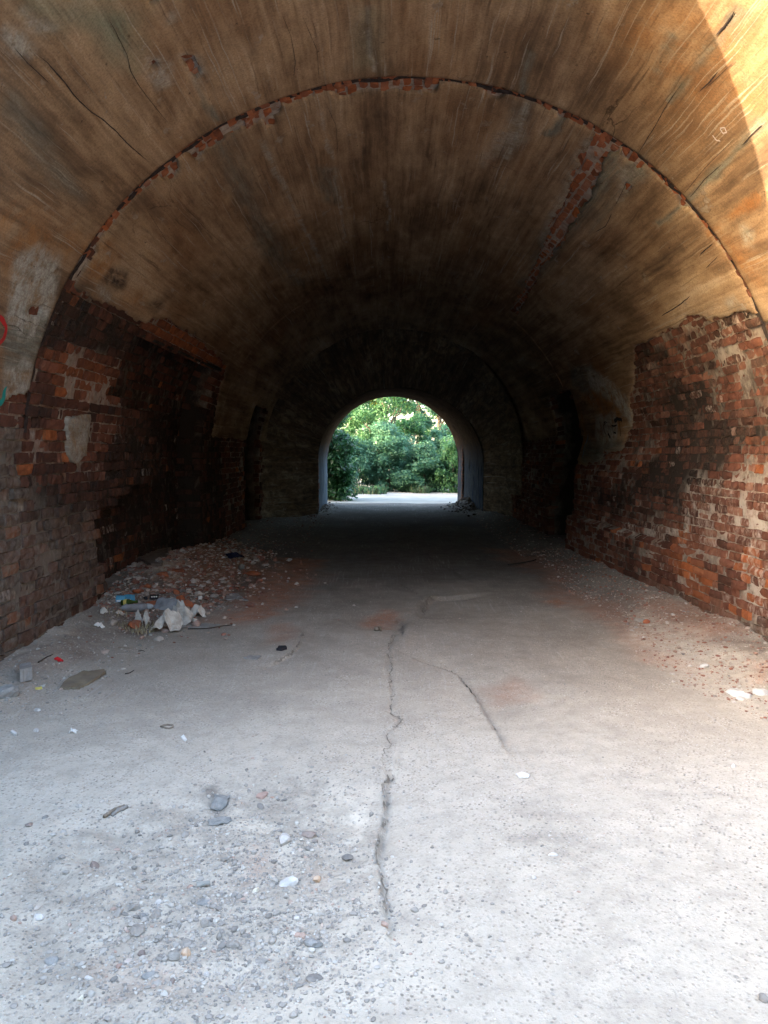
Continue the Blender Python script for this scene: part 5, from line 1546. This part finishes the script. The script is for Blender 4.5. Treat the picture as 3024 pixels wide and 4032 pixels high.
tp = tube("tape_end", L[-5:] - np.array(o.location) + np.array([0, 0, .003]), rad[-5:] * 1.08, mat_simple("pale_tape", (.42, .45, .47), (.3, .33, .35), 20, .2, .5), 10, parent=o)
# open can
p = pf(946, 2246)
rot = Matrix.Rotation(math.radians(80), 3, 'X') @ Matrix.Rotation(.3, 3, 'Y')
o = lathe("tin_can", [(.0, .115), (.032, .115), (.036, .11), (.036, .002), (.033, 0), (.033, .1), (0, .1)], 16, mat_simple("dull_tin", (.22, .21, .19), (.12, .11, .10), 20, .3, .5), None, (p[0], p[1] + .05, p[2] + .036), rot)
tag(o, "dull open can lying on the rubble with its mouth dark", "can")
# black bottle cap, green bottle neck
p = pf(574, 2362)
o = lathe("bottle_cap", [(0, .03), (.017, .03), (.019, .026), (.019, 0)], 14, M_DARK, None, tuple(p + np.array([0, 0, .002]))); tag(o, "round black cap left of the black pack", "cap")
p = pf(502, 2388)
o = lathe("glass_bottle", [(0, .16), (.013, .16), (.014, .12), (.022, .10), (.032, .075), (.032, .004), (0, 0)], 14, mat_simple("green_glass", (.05, .08, .02), (.03, .05, .015), 20, .1, .2), None, tuple(p + np.array([-.06, 0, .035])), Matrix.Rotation(math.radians(85), 3, 'Y'))
ring = lathe("label_band", [(.0335, .06), (.0335, .03)], 14, M_YEL, o, None, Matrix.Rotation(math.radians(85), 3, 'Y'))
tag(o, "small green bottle with a yellow band below the blue cartons", "bottle")
# twigs, wires
for i, (pts, w, m, lab) in enumerate([
        ([(465, 2553), (495, 2554), (530, 2553)], .005, M_TWIG, "pale dry twig on the dust in front of the heap"),
        ([(150, 2610), (175, 2595), (207, 2580)], .006, M_DTWIG, "dark thin twig near the left wall foot"),
        ([(493, 2655), (510, 2652), (528, 2641)], .005, M_DTWIG, "short dark bent twig right of the cardboard"),
        ([(545, 2566), (560, 2563), (570, 2567)], .005, M_DTWIG, "tiny dark twig in front of the rounded grey rock"),
        ([(740, 2478), (830, 2476), (880, 2466), (925, 2460)], .006, M_DTWIG, "long dark twig lying along the dusty board"),
        ([(746, 2206), (760, 2203), (776, 2205)], .012, M_DTWIG, "dark stick on the upper rubble"),
        ([(2000, 2226), (2050, 2220), (2110, 2206)], .012, M_DTWIG, "long dark twig on the asphalt before the right wall"),
        ([(1480, 2485), (1495, 2478), (1500, 2490)], .02, M_TWIG, "forked pale twig at the rim of the red pothole"),
        ([(410, 3222), (450, 3195), (490, 3178)], .010, M_TWIG, "dry twig lying above the lone brownish stone")]):
    o = tube("twig", line_on_floor(pts, w * .9, 12), np.linspace(w, w * .5, 12), m, 6, wob=.4, seed=i); tag(o, lab, "twig")
L = line_on_floor([(635, 2862), (650, 2868), (668, 2870), (682, 2864), (680, 2858), (660, 2856), (645, 2858), (632, 2863)], .004, 22)
o = tube("wire", L, .006, M_TWIG, 5); tag(o, "thin wire loop on the pale asphalt below the heap", "wire")
o = tube("asphalt_strip", line_on_floor([(440, 3215), (470, 3195), (500, 3180)], .006, 10), .010, STONE_M["dark"], 6, wob=.8, seed=9); tag(o, "dark broken asphalt strip above the gravel patch", "asphalt piece")

# dry weeds in the rubbish
def blades(name, centres, n, hgt, mat, seed, wid=.006):
    r = np.random.default_rng(seed); V = []; Q = []
    for i in range(n):
        c = centres[r.integers(len(centres))] + r.normal(0, .05, 3) * np.array([1, 1, 0])
        c[2] = fzz(c[0], c[1]) if c[1] < 26.8 else 0.0
        a = r.uniform(0, 2 * PI); h = hgt * r.uniform(.4, 1.2); ln = r.uniform(.2, .9) * h
        d = np.array([math.cos(a), math.sin(a), 0]); s = np.array([-d[1], d[0], 0]) * wid
        b = len(V)
        for k_, (f_, zz, w_) in enumerate(((0, 0, 1), (.35, .6, .8), (1, 1, .1))):
            V += [c + d * ln * f_ + s * w_ + np.array([0, 0, h * zz]), c + d * ln * f_ - s * w_ + np.array([0, 0, h * zz])]
        Q += [(b, b + 1, b + 3, b + 2), (b + 2, b + 3, b + 5, b + 4)]
    return mk(name, np.array(V), np.array(Q), mat)
o = blades("straw", [pf(540, 2490), pf(575, 2492), pf(505, 2470), pf(455, 2420), pf(590, 2470)], 170, .06, M_STRAW, 5, .003); tag(o, kind="stuff")

# ================================================================== vegetation beyond the end arch
M_BARK = mat_simple("bark", (.16, .13, .10), (.08, .065, .05), 12, .8)
M_LF_D = mat_leaf("leaf_dark", (.018, .066, .022), (.03, .105, .036), (.05, .145, .052))
M_LF_M = mat_leaf("leaf_mid", (.05, .14, .075), (.082, .195, .108), (.115, .24, .14))
M_LF_B = mat_leaf("leaf_bright", (.055, .145, .055), (.085, .20, .075), (.125, .25, .09))
M_LF_Y = mat_leaf("leaf_yellow", (.07, .11, .02), (.13, .17, .03), (.20, .21, .04))
def leaves(centres, radii, n, size, r, droop=.3, flat=.35):
    """leaf blades (two bent quads each) in clumps around the given centres"""
    k_ = r.integers(0, len(centres), n)
    d = r.normal(size=(n, 3)); d /= np.linalg.norm(d, axis=1)[:, None]
    rad = radii[k_] * (r.random(n)**.45)
    P = centres[k_] + d * rad[:, None] * np.array([1, 1, .8])
    nrm = d * .5 + r.normal(0, .6, (n, 3)) + np.array([0, -.2, .75]); nrm /= np.linalg.norm(nrm, axis=1)[:, None]
    u = np.cross(nrm, r.normal(size=(n, 3))); u /= np.linalg.norm(u, axis=1)[:, None]
    w = np.cross(nrm, u)
    s = size * r.uniform(.6, 1.25, n)[:, None]
    a = P - u * s * .5; b = P + w * s * .26 - nrm * s * .04; c = P + u * s * .55 - nrm * s * .12; e = P - w * s * .26 - nrm * s * .04
    V = np.stack([a, b, c, e], 1).reshape(-1, 3)
    Q = np.arange(n * 4).reshape(-1, 4)
    return V, Q
def limb(p0, p1, r0, r1, r, n=7, wig=.08):
    p0, p1 = np.array(p0, float), np.array(p1, float)
    L_ = np.linalg.norm(p1 - p0); s = np.linspace(0, 1, n)[:, None]
    P = p0 * (1 - s) + p1 * s + r.normal(0, wig * L_ * .3, (n, 3)) * np.sin(s * PI)
    return P, np.linspace(r0, r1, n)
def tubes_mesh(name, items, mat, parent, n=6):
    V = []; Q = []
    for P, rad in items:
        b = len(V); T_ = np.gradient(P, axis=0)
        for i in range(len(P)):
            t = T_[i] / (np.linalg.norm(T_[i]) + 1e-9); a = np.cross(t, [.3, .9, .1]); a /= np.linalg.norm(a); c = np.cross(a, t)
            for k_ in range(n):
                q_ = 2 * PI * k_ / n; V.append(P[i] + rad[i] * (math.cos(q_) * a + math.sin(q_) * c))
        Q += [[b + i * n + k_, b + i * n + (k_ + 1) % n, b + (i + 1) * n + (k_ + 1) % n, b + (i + 1) * n + k_] for i in range(len(P) - 1) for k_ in range(n)]
    return mk(name, np.array(V), np.array(Q), mat, parent)
def plant(name, label, cat, x, y, h, wx, wy, n, size, mat, seed, z_low=.1, trunk=.06, clumps=40, cr=.45, fork=.35, group=None, mat2=None, frac2=0.0, lean=0.0):
    r = np.random.default_rng(seed)
    root = empty(name, label, cat, group); root.location = (x, y, 0)
    # crown outline: uneven dome, clump centres on and inside it
    C = []
    while len(C) < clumps:
        q_ = r.uniform(-1, 1, 3)
        zz = (q_[2] + 1) / 2
        width = math.sin(min(1, (zz * .85 + .18)) * PI)**.55
        if q_[0]**2 + q_[1]**2 < width**2 * r.uniform(.45, 1.15):
            C.append((q_[0] * wx + lean * zz, q_[1] * wy, z_low + zz * (h - z_low)))
    n = int(n * 2.2)
    C = np.array(C); rad = cr * r.uniform(.55, 1.25, len(C))
    n2 = int(n * frac2)
    V, Q = leaves(C, rad, n - n2, size, r)
    o = mk("crown", V, Q, mat, root, smooth=False)
    if n2:
        hi = C[C[:, 2] > z_low + .45 * (h - z_low)]
        V, Q = leaves(hi, np.full(len(hi), cr), n2, size, r)
        o2 = mk("crown", V, Q, mat2, root, smooth=False); o2["label"] = "yellow-green sprays"
    items = []
    fz_ = h * fork
    items.append(limb((0, 0, -.1), (lean * .3, 0, fz_), trunk, trunk * .75, r))
    top = items[0][0][-1]
    for i in range(9):
        t_ = C[r.integers(len(C))]
        items.append(limb(top * r.uniform(.55, 1.0), t_, trunk * .5, trunk * .12, r, 8, .12))
    items.append(limb(top, (lean * .8, 0, h * .93), trunk * .7, trunk * .15, r, 9, .1))
    tubes_mesh("trunk", items, M_BARK, root)
    return root
GB = "bushes and trees beyond the end arch"
plant("bush", "dark green broad-leaved bush hugging the left jamb of the end arch", "bush", -2.0, 26.7, 3.4, .72, .9, 5200, .15, M_LF_D, 1, .0, .05, 46, .42, .2, GB)
plant("bush", "dense green bush filling the middle of the arch, behind the yard", "bush", -.1, 32.6, 2.9, 1.35, 1.0, 9000, .105, M_LF_M, 2, 0, .05, 60, .42, .2, GB)
plant("bush", "dull green bush left of the middle one, right of the dark bush", "bush", -1.75, 32.2, 2.5, 1.0, .9, 6500, .10, M_LF_M, 3, 0, .05, 46, .38, .2, GB)
plant("bush", "low leafy bush with dark hollows right of the middle bush", "bush", 1.35, 32.0, 1.9, .85, .8, 5200, .12, M_LF_M, 4, 0, .05, 40, .36, .2, GB)
plant("bush", "bright green rounded bush against the right jamb of the arch", "bush", 2.45, 31.6, 2.5, .75, .8, 5200, .105, M_LF_B, 5, 0, .05, 44, .36, .2, GB)
plant("tree", "tall yellow-green tree rising in the middle of the arch", "tree", -.35, 36.5, 7.4, 1.7, 1.5, 11000, .125, M_LF_B, 6, 1.2, .13, 70, .5, .3, GB, M_LF_Y, .4)
plant("tree", "pale leafy tree at the upper left of the arch", "tree", -2.6, 38.0, 6.2, 1.5, 1.3, 5200, .13, M_LF_B, 7, 1.5, .11, 44, .5, .35, GB)
plant("tree", "thin tree with sky showing through, left of the two bare trunks at right", "tree", 1.35, 42.0, 8.2, 1.4, 1.3, 7500, .15, M_LF_M, 8, 2.3, .10, 34, .5, .45, GB)
plant("tree", "open tree with pale forked trunk at the upper right of the arch", "tree", 2.7, 43.5, 8.6, 1.7, 1.4, 8000, .15, M_LF_B, 9, 2.6, .14, 36, .5, .4, GB)
plant("bush", "mid-height blue-green bush below the two bare trunks", "bush", 2.15, 36.0, 3.1, 1.5, 1.0, 7500, .115, M_LF_M, 10, 0, .06, 50, .42, .2, GB)
plant("bush", "tall dark bush behind the middle one, shading its centre", "bush", .7, 35.2, 3.7, 1.2, .9, 6500, .115, M_LF_D, 11, .2, .07, 44, .42, .2, GB)
plant("bush", "leafy bush behind the dark one at the left jamb", "bush", -3.0, 34.5, 3.6, 1.3, 1.0, 6000, .12, M_LF_B, 12, 0, .06, 44, .42, .2, GB)
plant("tree", "distant tree closing the view behind the yellow-green tree", "tree", -1.2, 47.0, 8.0, 2.2, 1.6, 5200, .18, M_LF_M, 13, 1.0, .14, 50, .6, .3, GB)
plant("bush", "far hedge-like bush closing the gap at the right", "bush", 3.4, 46.0, 3.7, 2.6, 1.2, 7000, .15, M_LF_D, 14, 0, .08, 60, .5, .2, GB)
r = np.random.default_rng(91)
cx_ = r.uniform(-3.2, 3.2, 400); cx_ = cx_[vn(cx_ * 1.7, cx_ * 0, 92) > .42]
cen = [np.array([x, 31.0 + .6 * math.sin(x * 2.1) + r.normal(0, .25), 0]) for x in cx_]
o = blades("weeds", cen, 700, .30, mat_island("weed_blade", [(0, (.03, .075, .03)), (.6, (.06, .12, .05)), (1, (.17, .17, .09))]), 8, .016); tag(o, kind="stuff")
C = np.array(cen)[::3] + np.array([0, .25, .12]); V, Q = leaves(C, r.uniform(.12, .32, len(C)), 2600, .10, r)
o = mk("weeds", V, Q, M_LF_B, None, smooth=False); tag(o, kind="stuff")
C = np.c_[r.uniform(-4.2, 4.2, 90), r.uniform(31.8, 34.5, 90), r.uniform(.05, 1.3, 90)]
V, Q = leaves(C, r.uniform(.3, .6, 90), 15000, .12, r)
C2 = np.c_[r.uniform(-7, 7, 110), r.uniform(38.5, 41, 110), r.uniform(.1, 2.7, 110)]
V2_, Q2_ = leaves(C2, r.uniform(.5, .9, 110), 12000, .19, r)
Q = np.vstack([Q, Q2_ + len(V)]); V = np.vstack([V, V2_])
o = mk("undergrowth", V, Q, M_LF_M, None, smooth=False); tag(o, kind="stuff")
# added out of view on both sides: leaf masses blocking sky light into the tunnel
r = np.random.default_rng(90)
Vw = []; Qw = []; nb = 0
for side_ in (-1, 1):
    C = np.c_[side_ * r.uniform(5.0, 13.0, 90), r.uniform(28.5, 40.0, 90), r.uniform(.3, 8.5, 90)]
    C = C[np.abs(C[:, 0]) > 3.6 + .10 * (C[:, 1] - 28)]
    V, Q = leaves(C, np.full(len(C), 1.1), 7000, .24, r)
    Vw.append(V); Qw.append(Q + nb); nb += len(V)
o = mk("blocker_woods", np.vstack(Vw), np.vstack(Qw), M_LF_M, None, smooth=False); tag(o, kind="stuff")
